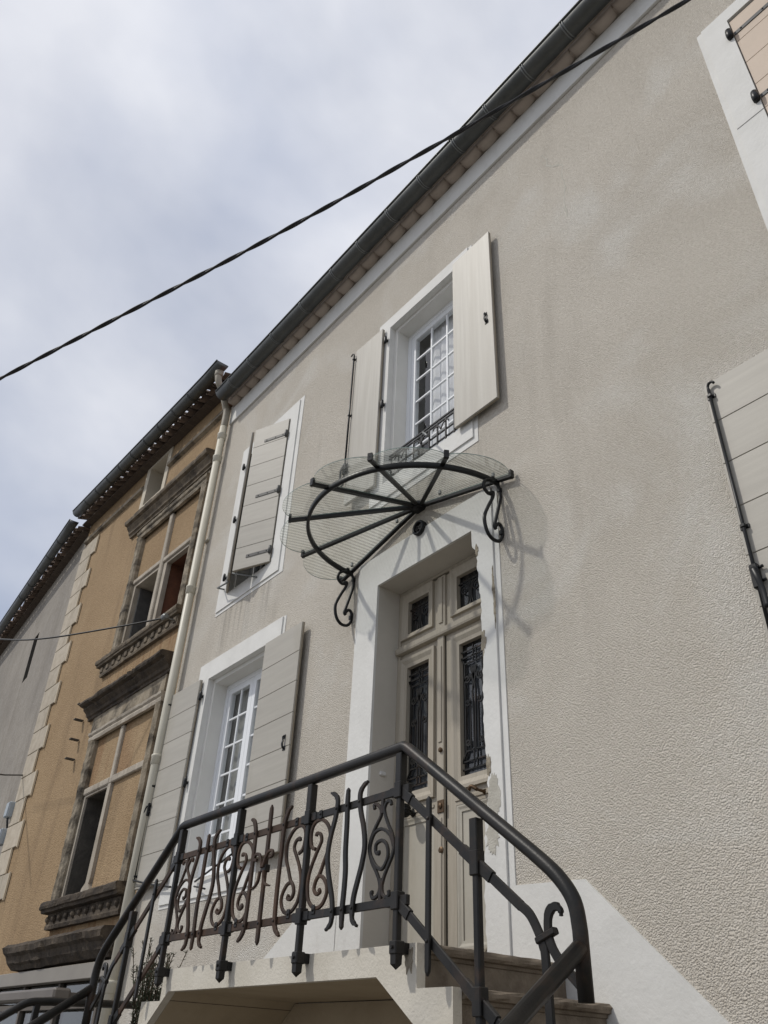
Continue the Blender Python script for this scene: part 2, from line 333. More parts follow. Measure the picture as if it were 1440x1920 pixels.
class MB:
    def __init__(s): s.v = []; s.f = []
    def add(s, v, f):
        n = len(s.v); s.v += [tuple(p) for p in v]; s.f += [tuple(i + n for i in q) for q in f]; return s
    def box(s, x0, x1, y0, y1, z0, z1, c=0.0):
        if c <= 0:
            v = [(x, y, z) for x in (x0, x1) for y in (y0, y1) for z in (z0, z1)]
            return s.add(v, [(0, 1, 3, 2), (4, 6, 7, 5), (0, 4, 5, 1), (2, 3, 7, 6), (0, 2, 6, 4), (1, 5, 7, 3)])
        lo = (x0, y0, z0); hi = (x1, y1, z1); v = []; idx = {}
        for sx in (0, 1):
            for sy in (0, 1):
                for sz in (0, 1):
                    sg = (sx, sy, sz)
                    for a in range(3):
                        p = [(hi[k] - c if sg[k] else lo[k] + c) for k in range(3)]
                        p[a] = hi[a] if sg[a] else lo[a]
                        idx[(sg, a)] = len(v); v.append(p)
        f = []
        for a in range(3):
            b, d = (a + 1) % 3, (a + 2) % 3
            for sa in (0, 1):
                q = []
                for sb, sd in ((0, 0), (1, 0), (1, 1), (0, 1)):
                    g = [0, 0, 0]; g[a] = sa; g[b] = sb; g[d] = sd; q.append(idx[(tuple(g), a)])
                f.append(tuple(q))
            for sb in (0, 1):
                for sd in (0, 1):
                    g0 = [0, 0, 0]; g0[b] = sb; g0[d] = sd; g1 = list(g0); g1[a] = 1
                    g0, g1 = tuple(g0), tuple(g1)
                    f.append((idx[(g0, b)], idx[(g1, b)], idx[(g1, d)], idx[(g0, d)]))
        for sx in (0, 1):
            for sy in (0, 1):
                for sz in (0, 1):
                    f.append(tuple(idx[((sx, sy, sz), a)] for a in range(3)))
        return s.add(v, f)
    def prism(s, poly, d0, d1, axis='y'):
        """poly of 2D points, extruded along axis from d0 to d1: axis y -> (x,z), axis x -> (y,z), axis z -> (x,y)"""
        def P(p, d):
            return {'y': (p[0], d, p[1]), 'x': (d, p[0], p[1]), 'z': (p[0], p[1], d)}[axis]
        n = len(poly)
        v = [P(p, d0) for p in poly] + [P(p, d1) for p in poly]
        f = [tuple(range(n)), tuple(range(2 * n - 1, n - 1, -1))] + [(i, (i + 1) % n, n + (i + 1) % n, n + i) for i in range(n)]
        return s.add(v, f)
    def sweep(s, path, sec, up=Vector((0, -1, 0)), closed=False, scale=None, cap=True):
        """sec: list of (a,b): a along side = t x up, b along up"""
        P = [Vector(p) for p in path]; n = len(P); k = len(sec); v = []; f = []
        for i in range(n):
            if closed: t = P[(i + 1) % n] - P[i - 1]
            else: t = P[min(i + 1, n - 1)] - P[max(i - 1, 0)]
            t.normalize()
            u = up - t * up.dot(t)
            if u.length < 1e-4: u = Vector((1, 0, 0)) - t * t.x
            u.normalize(); side = t.cross(u)
            q = scale[i] if scale else 1.0
            if not isinstance(q, tuple): q = (q, q)
            for a, b in sec: v.append(P[i] + side * (a * q[0]) + u * (b * q[1]))
        for i in range(n if closed else n - 1):
            j = (i + 1) % n
            for c in range(k):
                d = (c + 1) % k
                f.append((i * k + c, i * k + d, j * k + d, j * k + c))
        if cap and not closed:
            f.append(tuple(range(k))); f.append(tuple((n - 1) * k + c for c in range(k)))
        return s.add(v, f)
    def lathe(s, prof, c, axis='z', n=16):
        """prof: (r, h)"""
        v = []; f = []
        for r, h in prof:
            for i in range(n):
                a = 2 * math.pi * i / n; u, w = r * math.cos(a), r * math.sin(a)
                p = {'z': (u, w, h), 'y': (u, h, w), 'x': (h, u, w)}[axis]
                v.append((c[0] + p[0], c[1] + p[1], c[2] + p[2]))
        m = len(prof)
        for j in range(m - 1):
            for i in range(n):
                f.append((j * n + i, j * n + (i + 1) % n, (j + 1) * n + (i + 1) % n, (j + 1) * n + i))
        f.append(tuple(range(n))); f.append(tuple((m - 1) * n + i for i in range(n)))
        return s.add(v, f)
    def obj(s, name, mt, parent=None, smooth=False, f=None, label=None):
        return mk(name, s.v, s.f, mt, parent, smooth, f, label)

def circ(r, n=10): return [(r * math.cos(2 * math.pi * i / n), r * math.sin(2 * math.pi * i / n)) for i in range(n)]
def rect(w, h): return [(-w / 2, -h / 2), (w / 2, -h / 2), (w / 2, h / 2), (-w / 2, h / 2)]
def crect(w, h, c):
    a, b = w / 2, h / 2
    return [(-a + c, -b), (a - c, -b), (a, -b + c), (a, b - c), (a - c, b), (-a + c, b), (-a, b - c), (-a, -b + c)]
def spline(pts, sub=5):
    P = [Vector(p) for p in pts]; out = []
    for i in range(len(P) - 1):
        p0 = P[max(i - 1, 0)]; p1 = P[i]; p2 = P[i + 1]; p3 = P[min(i + 2, len(P) - 1)]
        for k in range(sub):
            t = k / sub
            out.append(0.5 * ((2 * p1) + (p2 - p0) * t + (2 * p0 - 5 * p1 + 4 * p2 - p3) * t * t + (3 * p1 - p0 - 3 * p2 + p3) * t ** 3))
    out.append(P[-1]); return out
def box(name, x0, x1, y0, y1, z0, z1, mt, parent, c=0.003, f=None, label=None):
    return MB().box(x0, x1, y0, y1, z0, z1, c).obj(name, mt, parent, f=f, label=label)
def tube(name, path, r, mt, parent, n=10, f=None, up=Vector((0, -1, 0))):
    return MB().sweep(path, circ(r, n), up).obj(name, mt, parent, True, f)
def wall_grid(mb, x0, x1, z0, z1, holes, y, step=0.7):
    xs = {x0, x1}; zs = {z0, z1}
    for a, b, c, d in holes: xs |= {a, b}; zs |= {c, d}
    def fill(s):
        s = sorted(s); o = [s[0]]
        for a, b in zip(s, s[1:]):
            n = max(1, int((b - a) / step)); o += [a + (b - a) * (k + 1) / n for k in range(n)]
        return o
    xs = fill(xs); zs = fill(zs); idx = {}; v = []; f = []
    def vid(i, k):
        if (i, k) not in idx: idx[(i, k)] = len(v); v.append((xs[i], y, zs[k]))
        return idx[(i, k)]
    for i in range(len(xs) - 1):
        for k in range(len(zs) - 1):
            cx, cz = (xs[i] + xs[i + 1]) / 2, (zs[k] + zs[k + 1]) / 2
            if any(a < cx < b and c < cz < d for a, b, c, d in holes): continue
            f.append((vid(i, k), vid(i + 1, k), vid(i + 1, k + 1), vid(i, k + 1)))
    mb.add(v, f)
def ring(mb, o, i, y0, y1):
    """a rectangular frame: outer rect o, inner rect i (x0,x1,z0,z1), front y0, back y1"""
    def c(r): return [(r[0], r[2]), (r[1], r[2]), (r[1], r[3]), (r[0], r[3])]
    O, I = c(o), c(i)
    v = [(p[0], y, p[1]) for y in (y0, y1) for q in (O, I) for p in q]
    f = []
    for k in range(4):
        n = (k + 1) % 4
        f += [(k, n, 4 + n, 4 + k), (8 + k, 8 + n, 12 + n, 12 + k), (k, n, 8 + n, 8 + k), (4 + k, 4 + n, 12 + n, 12 + k)]
    mb.add(v, f)
def room_box(name, x0, x1, y0, y1, z0, z1, mt, parent, f=None):
    v = [(x, y, z) for x in (x0, x1) for y in (y0, y1) for z in (z0, z1)]
    fc = [(0, 1, 3, 2), (4, 6, 7, 5), (2, 3, 7, 6), (0, 2, 6, 4), (1, 5, 7, 3)]
    return mk(name, v, fc, mt, parent, f=f)
def curtain(name, x0, x1, y, z0, z1, mt, parent, amp=0.02, wl=0.09, edge=0.0, f=None):
    n = int((x1 - x0) / 0.012); v = []
    for i in range(n + 1):
        x = x0 + (x1 - x0) * i / n
        for z in (z0, (z0 + z1) / 2, z1):
            k = 1.0 if z < z1 - 0.1 else 0.6
            v.append((x + (edge * math.sin(z * 2.2) if i == 0 else 0), y + amp * k * math.sin(2 * math.pi * x / wl + 0.8 * math.sin(x * 9)), z))
    fc = []
    for i in range(n):
        for k in range(2): fc.append((i * 3 + k, i * 3 + 3 + k, i * 3 + 4 + k, i * 3 + 1 + k))
    return mk(name, v, fc, mt, parent, True, f=f)

# ------------------------------------------------------------------ ground
g = mk('ground', [(-400, -400, 0), (400, -400, 0), (400, 400, 0), (-400, 400, 0)], [(0, 1, 2, 3)], 'asphalt')
g['kind'] = 'structure'

# ================================================================== MAIN HOUSE
HX0, HX1, HZ = -8.68, 4.0, 9.62
house = root('village_house', (-2.3, 4.0, 0), 'cream roughcast house with white trim, glass door canopy and stone stairs', 'house')
# openings (x0, x1, z0, z1)
W_UP = (-4.79, -3.76, 6.02, 8.11)     # over the door
W_NAR = (-7.72, -6.74, 6.05, 8.11)    # shutters ajar
W_LOW = (-7.80, -6.56, 2.93, 5.02)    # ground floor left
W_RUP = (-0.80, 0.22, 6.02, 8.11)
W_RLOW = (-0.93, 0.33, 2.93, 5.02)
DOOR = (-4.78, -3.64, 2.05, 4.943)
DOOR_HOLE = (-4.78, -3.50, 2.05, 4.943)
mb = MB()
wall_grid(mb, HX0, HX1, 0, HZ, [W_UP, W_NAR, W_LOW, W_RUP, W_RLOW, DOOR_HOLE], 0.0)
mb.add([(HX0, 0, 0), (HX0, 8, 0), (HX0, 8, HZ), (HX0, 0, HZ)], [(0, 1, 2, 3)])
mb.add([(HX1, 0, 0), (HX1, 8, 0), (HX1, 8, HZ), (HX1, 0, HZ)], [(0, 1, 2, 3)])
mb.add([(HX0, 8, 0), (HX1, 8, 0), (HX1, 8, HZ), (HX0, 8, HZ)], [(0, 1, 2, 3)])
for u in (HX0, HX1): mb.add([(u, 0, HZ), (u, 8, HZ), (u, 8, 12.05)], [(0, 1, 2)])
mb.add([(HX0, 8, HZ), (HX1, 8, HZ), (HX1, 8, 12.05), (HX0, 8, 12.05)], [(0, 1, 2, 3)])
mb.obj('wall', 'stucco', house)
# hairline crack made good with pale filler, high on the render
cr = [(-2.60, 8.62), (-2.55, 8.50), (-2.56, 8.42), (-2.49, 8.32), (-2.40, 8.22), (-2.42, 8.08), (-2.40, 7.92), (-2.43, 7.72), (-2.42, 7.5)]
cp = spline([(x, 0.001, z) for x, z in cr], 6)
cp = [p + Vector((rnd.uniform(-.006, .006), 0, rnd.uniform(-.004, .004))) for p in cp]
MB().sweep(cp, rect(0.02, 0.006), scale=[rnd.uniform(.35, 1.2) for _ in cp]).obj('filled_crack', 'patch', house)

# white frieze, cornice tiles, roof edge, gutter
box('frieze', HX0 + 0.10, HX1, -0.03, 0.0, 9.19, 9.50, 'white', house, 0.004)
GEN0, GEN1, GZ = 0.0, -0.135, 9.50
nt_ = 0.25; rr = 0.125
mbt = MB()
for k in range(13):
    a = math.pi * k / 12
    for yy, zz in ((0.0, 0.0), (-0.05, 0.004), (-0.10, 0.014)):
        mbt.v.append((-rr * math.cos(a), yy, zz + 0.080 - 0.080 * math.sin(a) ** 0.75))
        mbt.v.append((-rr * math.cos(a), yy, 0.10))
for k in range(12):
    o = 6 * k; p = o + 6
    mbt.f += [(o, p, p + 2, o + 2), (o + 2, p + 2, p + 4, o + 4), (o + 4, p + 4, p + 5, o + 5)]
# closing back wedge under the arch (mortar)
xs = HX0 + 0.24
first = None; k = 0
while xs < HX1 - 0.1:
    if first is None:
        first = mk('cornice_tile', [(v[0] + 0, v[1] - 0.03, v[2]) for v in mbt.v], mbt.f, 'cornice', house, True)
        first.location = (xs, 0, GZ)
    else: inst(first, (xs, 0, GZ + rnd.uniform(-.003, .003)), house)
    xs += nt_
box('cornice_lip', HX0 + 0.11, HX1, -0.150, -0.028, GZ + 0.101, GZ + 0.125, 'cornice', house, 0.006)
box('cornice_fill', HX0 + 0.112, HX1, -0.10, 0.0, GZ + 0.056, GZ + 0.094, 'cornice', house, 0.0)
# roof: sloped slab with a row of canal tiles over the edge
sl = 0.30
MB().add([(HX0 - 0.03, -0.12, GZ + 0.13), (HX1, -0.12, GZ + 0.13), (HX1, 8, GZ + 0.13 + sl * 8.18), (HX0 - 0.03, 8, GZ + 0.13 + sl * 8.18),
          (HX0 - 0.03, -0.12, GZ + 0.16), (HX1, -0.12, GZ + 0.16), (HX1, 8, GZ + 0.16 + sl * 8.18), (HX0 - 0.03, 8, GZ + 0.16 + sl * 8.18)],
         [(0, 1, 2, 3), (4, 5, 6, 7), (0, 1, 5, 4), (1, 2, 6, 5), (2, 3, 7, 6), (3, 0, 4, 7)]).obj('roof', 'tile', house)
def canal_tile(parent, mt, loc, L, rad, slope, up=True, f=None, name='roof_tile'):
    m_ = MB(); n = 9
    for i in range(n):
        a = math.pi * i / (n - 1); s_ = 1 if up else -1
        for yy in (0.0, L):
            for r2 in (rad, rad - 0.014):
                m_.v.append((-r2 * math.cos(a), yy, slope * yy + s_ * r2 * math.sin(a) * 0.85))
    for i in range(n - 1):
        o = 4 * i; p = o + 4
        m_.f += [(o, o + 2, p + 2, p), (o + 1, o + 3, p + 3, p + 1), (o, o + 1, p + 1, p), (o + 2, o + 3, p + 3, p + 2)]
    o = mk(name, m_.v, m_.f, mt, parent, True, f); o.location = loc
    return o
x = HX0 + 0.08; tA = tB = None
while x < HX1:
    loc = (x, -0.265 + rnd.uniform(-.012, .012), GZ + 0.165 + rnd.uniform(-.004, .004))
    if tA is None: tA = canal_tile(house, 'tile', loc, 0.45, 0.078, sl, True)
    else: inst(tA, loc, house)
    loc = (x + 0.105, -0.285 + rnd.uniform(-.012, .012), GZ + 0.185 + rnd.uniform(-.004, .004))
    if tB is None: tB = canal_tile(house, 'tile', loc, 0.45, 0.075, sl, False)
    else: inst(tB, loc, house)
    x += 0.21

def gutter_sec(r, n=14, t=0.006):
    o = [(r * math.cos(math.pi + math.pi * i / n), r * math.sin(math.pi + math.pi * i / n)) for i in range(n + 1)]
    i_ = [((r - t) * math.cos(math.pi + math.pi * i / n), (r - t) * math.sin(math.pi + math.pi * i / n)) for i in range(n, -1, -1)]
    return o + i_
def gutter(parent, x0, x1, y, z, r, mt, seams, f=None, brk=0.55, bright='zinc_lt'):
    m_ = MB(); n = max(2, int((x1 - x0) / 0.4))
    path = [(x0 + (x1 - x0) * i / n, y, z) for i in range(n + 1)]
    m_.sweep(path, [(a, b) for a, b in gutter_sec(r)], Vector((0, 0, 1)))
    # rolled front bead
    m_.sweep([(p[0], y - r - 0.004, z + 0.004) for p in path], circ(0.011, 8), Vector((0, 0, 1)))
    # end cap
    half = [(y + r * math.cos(math.pi + math.pi * i / 14), z + r * math.sin(math.pi + math.pi * i / 14)) for i in range(15)]
    m_.prism(half, x0 - 0.004, x0, 'x'); m_.prism(half, x1, x1 + 0.004, 'x')
    gt = m_.obj('gutter', mt, parent, True, f)
    for xs_ in seams:
        for dx in (-0.012, 0.012):
            b = MB(); sec = gutter_sec(r + 0.005, 14, 0.004)
            b.sweep([(xs_ + dx - 0.006, y, z), (xs_ + dx + 0.006, y, z)], sec, Vector((0, 0, 1)))
            b.obj('gutter_band', bright, gt, True, f)
    return gt
GY, GZc, GR = -0.262, 9.585, 0.100
gutter(house, -8.50, HX1, GY, GZc, GR, 'zinc', [-8.13, -7.6, -7.0, -6.3, -5.62, -5.09, -4.53, -3.98, -3.43, -2.96, -2.45, -1.95, -1.4, -0.9])
for gx in [-7.3, -6.65, -5.9, -5.35, -4.8, -4.25, -3.7, -3.2, -2.7, -2.2, -1.7, -1.1]:
    MB().sweep([(gx, GY + GR + 0.008, GZc - 0.03), (gx, GY + GR + 0.02, GZc + 0.04), (gx, -0.10, GZc + 0.06)], rect(0.02, 0.005), Vector((1, 0, 0))).obj('gutter_hook', 'cornice', house)

# ---------------------------------------------------------------- window surrounds
def surround(nm, op, slab, strip, parent, label=None, rebate=0.045, proud=0.02, depth=0.22):
    x0, x1, z0, z1 = op
    m_ = MB(); ring(m_, strip, slab, -0.006, 0.01); m_.obj('painted_border', 'white', parent)
    m_ = MB(); ring(m_, slab, op, -proud, 0.05)
    o = m_.obj(nm, 'white', parent, label=label)
    inn = (x0 + rebate, x1 - rebate, z0 + 0.03, z1 - rebate)
    m_ = MB(); ring(m_, (x0 - .002, x1 + .002, z0 - .002, z1 + .002), inn, 0.05, depth + 0.06)
    m_.obj('window_reveal', 'wreveal', o)
    return inn
def glazing(parent, op, y, sashes, cols, rows, nm='window'):
    x0, x1, z0, z1 = op
    m_ = MB(); ring(m_, op, (x0 + .05, x1 - .05, z0 + .06, z1 - .05), y, y + 0.07)
    fr = m_.obj(nm, 'pvc', parent)
    ix0, ix1, iz0, iz1 = x0 + .05, x1 - .05, z0 + .06, z1 - .05
    w = (ix1 - ix0) / sashes
    for s_ in range(sashes):
        a, b = ix0 + w * s_ + .002, ix0 + w * (s_ + 1) - .002
        m_ = MB(); ring(m_, (a, b, iz0, iz1), (a + .065, b - .065, iz0 + .075, iz1 - .065), y + 0.008, y + 0.062)
        m_.obj('sash', 'pvc', fr)
        ga, gb, gc, gd = a + .065, b - .065, iz0 + .075, iz1 - .065
        cw = (gb - ga) / cols; rh = (gd - gc) / rows
        for i in range(1, cols): box('muntin', ga + cw * i - .011, ga + cw * i + .011, y + .018, y + .04, gc, gd, 'pvc', fr, 0.003)
        for k in range(1, rows):
            for i in range(cols):
                box('muntin', ga + cw * i + .0112 * (i > 0), ga + cw * (i + 1) - .0112 * (i < cols - 1), y + .019, y + .039, gc + rh * k - .011, gc + rh * k + .011, 'pvc', fr, 0.003)
        for i in range(cols):
            for k in range(rows):
                dx = rnd.uniform(-.0012, .0012); yy = y + .03
                mk('pane', [(ga + cw * i, yy + dx, gc + rh * k), (ga + cw * (i + 1), yy - dx, gc + rh * k), (ga + cw * (i + 1), yy - dx, gc + rh * (k + 1)), (ga + cw * i, yy + dx, gc + rh * (k + 1))], [(0, 1, 2, 3)], 'glass', fr)
    return fr
# window over the door
inn = surround('window_surround', W_UP, (-4.98, -3.595, 5.84, 8.262), (-4.985, -3.548, 5.775, 8.268), house)
glazing(house, inn, 0.20, 1, 3, 6)
curtain('curtain', -4.47, -3.82, 0.30, 6.05, 8.02, 'curtain', house, 0.010, 0.11, 0.03)
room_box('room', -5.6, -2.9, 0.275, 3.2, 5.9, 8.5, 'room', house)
# narrow-looking window with ajar shutters
inn = surround('window_surround', W_NAR, (-7.93, -6.565, 5.875, 8.30), (-7.94, -6.485, 5.83, 8.30 + .03), house)
glazing(house, inn, 0.20, 2, 2, 6)
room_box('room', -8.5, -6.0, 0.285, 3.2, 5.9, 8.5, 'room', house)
# ground floor window
inn = surround('window_surround', W_LOW, (-8.05, -6.33, 2.77, 5.235), (-8.065, -6.285, 2.735, 5.24), house, proud=0.02)
glazing(house, inn, 0.20, 2, 2, 6)
curtain('curtain', -7.74, -6.60, 0.315, 2.98, 4.95, 'curtain_g', house, 0.010, 0.13)
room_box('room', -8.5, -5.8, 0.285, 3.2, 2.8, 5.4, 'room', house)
# right hand windows (mostly out of the picture)
inn = surround('window_surround', W_RUP, (-0.99, 0.42, 5.86, 8.25), (-1.035, 0.46, 5.80, 8.256), house)
glazing(house, inn, 0.20, 2, 2, 6)
room_box('room', -1.2, 0.8, 0.285, 3.2, 5.9, 8.5, 'room', house)
inn = surround('window_surround', W_RLOW, (-1.08, 0.48, 2.77, 5.175), (-1.10, 0.50, 2.735, 5.18), house)
glazing(house, inn, 0.20, 2, 2, 6)
room_box('room', -1.3, 0.9, 0.285, 3.2, 2.8, 5.4, 'room', house)
# block joint in the upper right surround
box('stone_joint', -0.99, -0.80, -0.0215, -0.0195, 6.895, 6.903, 'hinge', house, 0)

# ---------------------------------------------------------------- shutters
def shutter(parent, hinge, dirx, ang, width, z0, z1, mt, boards=True, t=0.032, off=0.045, label=None):
    """leaf hung at hinge x, laid back to dirx with the free edge ang out from the wall; returns a mapper (u,v,z)->world"""
    ca, sa = math.cos(ang), math.sin(ang)
    def mp(p):
        u, v, z = p
        return (hinge + dirx * (u * ca) - dirx * 0 + (dirx * v * sa * 0), -off - u * sa - v * ca, z)
    if boards:
        core = MB().box(0.001, width - .001, 0.0, t * 0.45, z0 + .002, z1 - .002, 0).obj('shutter', 'edge', parent, f=mp, label=label)
        bh = 0.293; z = z1
        while z > z0 + 0.02:
            zb = max(z0, z - bh)
            MB().box(0, width, t * 0.45, t, zb + 0.0022, z - 0.0022, 0.0018).obj('board', mt, core, f=mp)
            z = zb
    else:
        core = MB().box(0, width, 0.0, t * 0.5, z0, z1, 0.0015).obj('shutter', 'edge', parent, f=mp, label=label)
        nb = 1
        for i in range(nb):
            MB().box(width * i / nb, width * (i + 1) / nb, t * 0.5, t, z0 + .001, z1 - .001, 0.0008).obj('board', mt, core, f=mp)
    return core, mp
def bolt(core, mp, u, z0, z1, zh, t=0.032, hook=1, mt='iron_new'):
    """long surface bolt with guides, hooked end and a lever"""
    v = t + 0.018
    tube('bolt_rod', [mp((u, v, z0)), mp((u, v, z1))], 0.010, mt, core, 8)
    pts = [(u, v, z1), (u, v, z1 + .02), (u + .012 * hook, v + .004, z1 + .036), (u + .032 * hook, v + .006, z1 + .036), (u + .042 * hook, v + .006, z1 + .02)]
    tube('bolt_hook', [mp(p) for p in spline(pts, 4)], 0.008, mt, core, 8)
    tube('bolt_hook', [mp((u, v, z0)), mp((u + .012 * hook, v, z0 - .03)), mp((u + .04 * hook, v, z0 - .03))], 0.008, mt, core, 8)
    for zz in (z1 - .05, (z0 + z1) / 2, z0 + .06):
        MB().box(u - .026, u + .026, t, t + .006, zz - .013, zz + .013, .002).box(u - .014, u + .014, t + .006, t + .032, zz - .011, zz + .011, .004).obj('bolt_guide', mt, core, f=mp)
    MB().box(u - .022, u + .022, t, t + .034, zh - .075, zh + .06, .006).obj('bolt_case', mt, core, f=mp)
    lv = [(u, t + .04, zh + .03), (u + .016 * hook, t + .05, zh - .03), (u + .026 * hook, t + .045, zh - .10), (u + .03 * hook, t + .05, zh - .20)]
    MB().sweep([mp(p) for p in spline(lv, 4)], crect(.028, .014, .004), Vector((0, -1, 0))).obj('bolt_lever', mt, core, True)
    for dz in (-.04, .035):
        tube('bolt_knob', [mp((u - .02, t + .015, zh + dz)), mp((u - .045, t + .018, zh + dz))], 0.008, mt, core, 8)
def gudgeon(parent, x, z, y=-0.02, s=1.0, sgn=1):
    m_ = MB().lathe([(.004, -.05), (.014, -.046), (.017, -.02), (.017, .02), (.014, .046), (.006, .055)], (x, y - .03, z), 'z', 10)
    m_.box(x - .012, x + .012, y - .03, 0.0, z - .014, z + .014, .003)
    return m_.obj('hinge_pin', 'iron_new', parent, True)
def latch(core, mp, u, z, t=0.032):
    pts = [(u, t + .010, z + .055), (u + .003, t + .022, z + .045), (u, t + .016, z + .015), (u + .005, t + .024, z - .01), (u + .009, t + .020, z - .04), (u + .008, t + .006, z - .055)]
    MB().sweep([mp(p) for p in spline(pts, 4)], crect(.020, .012, .003), scale=[1, 1, 1.1, 1, .8, .7, .7, .8, .9, 1, 1, 1, 1, 1, 1, 1, 1, 1, 1, 1, 1][:21]).obj('latch', 'iron_new', core, True)
    MB().box(u - .012, u + .026, t, t + .006, z - .07, z - .03, .002).box(u - .014, u + .016, t, t + .006, z + .035, z + .07, .002).obj('latch_plate', 'iron_new', core, f=mp)

# over the door
c1, m1 = shutter(house, -4.865, -1, R(1.5), 0.455, 6.03, 8.12, 'shutter_v', False, off=0.035)
bolt(c1, m1, 0.462, 6.3, 8.04, 6.47)
for z in (7.93, 7.02): gudgeon(house, -4.825, z)
c2, m2 = shutter(house, -3.755, 1, R(0.5), 0.50, 6.005, 8.11, 'shutter_v', False, off=0.04)
latch(c2, m2, 0.42, 6.98)
# ground floor left window
c3, m3_ = shutter(house, -7.905, -1, R(1.0), 0.68, 2.955, 5.03, 'shutter', True, off=0.035)
bolt(c3, m3_, 0.665, 3.02, 4.96, 3.75)
for z in (4.83, 3.90): gudgeon(house, -7.865, z)
c4, m4 = shutter(house, -6.515, 1, R(0.6), 0.665, 2.955, 4.985, 'shutter', True, off=0.04)
latch(c4, m4, 0.58, 3.85)
# lower right window, left leaf
c5, m5 = shutter(house, -1.005, -1, R(0.6), 0.62, 2.955, 4.965, 'shutter', True, off=0.028)
bolt(c5, m5, 0.588, 3.0, 4.90, 3.66, hook=-1)
for z in (4.83, 3.90): gudgeon(house, -0.97, z)
c5b, m5b = shutter(house, 0.41, 1, R(0.6), 0.62, 2.955, 4.965, 'shutter', True, off=0.028)
# upper right window: closed leaves
def closed_leaf(parent, x0, x1, y, z0, z1, mt, joints=None):
    core = MB().box(x0, x1, y, y + .014, z0, z1, 0).obj('shutter', 'edge', parent)
    z = z1
    while z > z0 + .02:
        zb = max(z0, z - .293)
        MB().box(x0, x1, y - .018, y, zb + .0022, z - .0022, .0018).obj('board', mt, core); z = zb
    return core
cl = closed_leaf(house, -0.795, -0.295, 0.012, 6.05, 8.09, 'peach')
closed_leaf(house, -0.288, 0.215, 0.012, 6.05, 8.09, 'peach')
def strap(core, x0, x1, y, z, dirx=1):
    MB().box(min(x0, x1), max(x0, x1), y - .006, y, z - .02, z + .02, .002).obj('strap_hinge', 'hinge', core)
    for k in (.12, .5, .88):
        xx = x0 + (x1 - x0) * k
        MB().lathe([(.008, 0), (.007, -.004), (.002, -.006)], (xx, y - .006, z), 'y', 8).obj('hinge_bolt', 'iron_new', core)
for z in (7.905, 7.05, 6.25):
    strap(cl, -0.79, -0.35, -0.006, z)
    MB().lathe([(.004, -.055), (.022, -.05), (.026, 0), (.022, .05), (.008, .06)], (-0.815, -0.035, z), 'z', 12).obj('hinge_knuckle', 'iron_new', cl, True)

# ajar leaves of the upper left window
def leaf_free(parent, hx, fx, fy, z0, z1, mt, t=0.03, hy=-0.01, flip=1):
    d = Vector((fx - hx, fy - hy, 0)); L = d.length; d.normalize(); n = Vector((-d.y, d.x, 0)) * flip
    if n.y > 0: n = -n
    def mp(p): q = Vector((hx, hy, 0)) + d * p[0] + n * p[1]; return (q.x, q.y, p[2])
    core = MB().box(0, L, 0, t * .45, z0, z1, 0).obj('shutter', 'edge', parent, f=mp)
    z = z1
    while z > z0 + .02:
        zb = max(z0, z - .293)
        MB().box(0, L, t * .45, t, zb + .0022, z - .0022, .0018).obj('board', mt, core, f=mp); z = zb
    return core, mp, L
c6, m6, L6 = leaf_free(house, -6.755, -7.222, -0.205, 6.05, 8.10, 'shutter')
for z in (7.86, 7.02, 6.20):
    MB().box(0.0, 0.34, .03, .036, z - .02, z + .02, .002).obj('strap_hinge', 'hinge', c6, f=m6)
    for u in (.06, .17, .30): MB().lathe([(.009, -.003), (.008, .0), (.003, .004)], (0, 0, 0), 'y', 8).obj('hinge_bolt', 'iron_new', c6, f=lambda p, u=u, z=z: m6((u + p[0], .037 + p[1], z + p[2])))
    MB().lathe([(.004, -.05), (.018, -.045), (.021, 0), (.018, .045), (.006, .055)], (-6.748, -0.05, z), 'z', 10).obj('hinge_knuckle', 'hinge', c6, True)
c7, m7, L7 = leaf_free(house, -7.70, -7.262, -0.225, 6.05, 8.10, 'shutter')
for z in (7.95, 7.12, 6.29): gudgeon(house, -7.80, z, y=-.015)
tube('shutter_stay', [(-7.80, -0.02, 6.14), (-7.72, -.14, 6.08), (-7.42, -0.16, 6.03)], .010, 'zinc_lt', c7, 8)
tube('shutter_stay', [(-7.25, -0.21, 6.05), (-7.00, -0.03, 5.965)], .009, 'zinc_lt', c6, 8)
tube('shutter_stay', [(-4.22, -0.02, 6.28), (-4.02, -0.14, 6.05)], .011, 'zinc_lt', house, 8)

# wrought guard rail in the upper window opening
gr = root('window_guard_rail', (-4.27, 0.01, 6.05), 'small black wrought-iron guard rail across the window above the door', 'railing')
for z in (6.33, 6.295): box('rail_bar', -4.745, -3.80, 0.005, 0.02, z - .009, z + .009, 'iron_new', gr, .002)
for z in (6.17, 6.085): box('rail_bar', -4.745, -3.80, 0.006, 0.02, z - .007, z + .007, 'iron_new', gr, .002)
for i in range(9):
    xx = -4.70 + i * .108
    MB().sweep([(xx, .004, 6.05), (xx, .004, 6.285)], rect(.013, .012)).obj('baluster', 'iron_new', gr)
for xx in (-4.54, -4.27, -4.0):
    for s_ in (-1, 1):
        MB().sweep(spline([(xx, -.004, 6.19), (xx + s_ * .03, -.004, 6.24), (xx + s_ * .085, -.004, 6.25), (xx + s_ * .10, -.004, 6.225)], 5), rect(.012, .008)).obj('leaf_scroll', 'iron_new', gr)
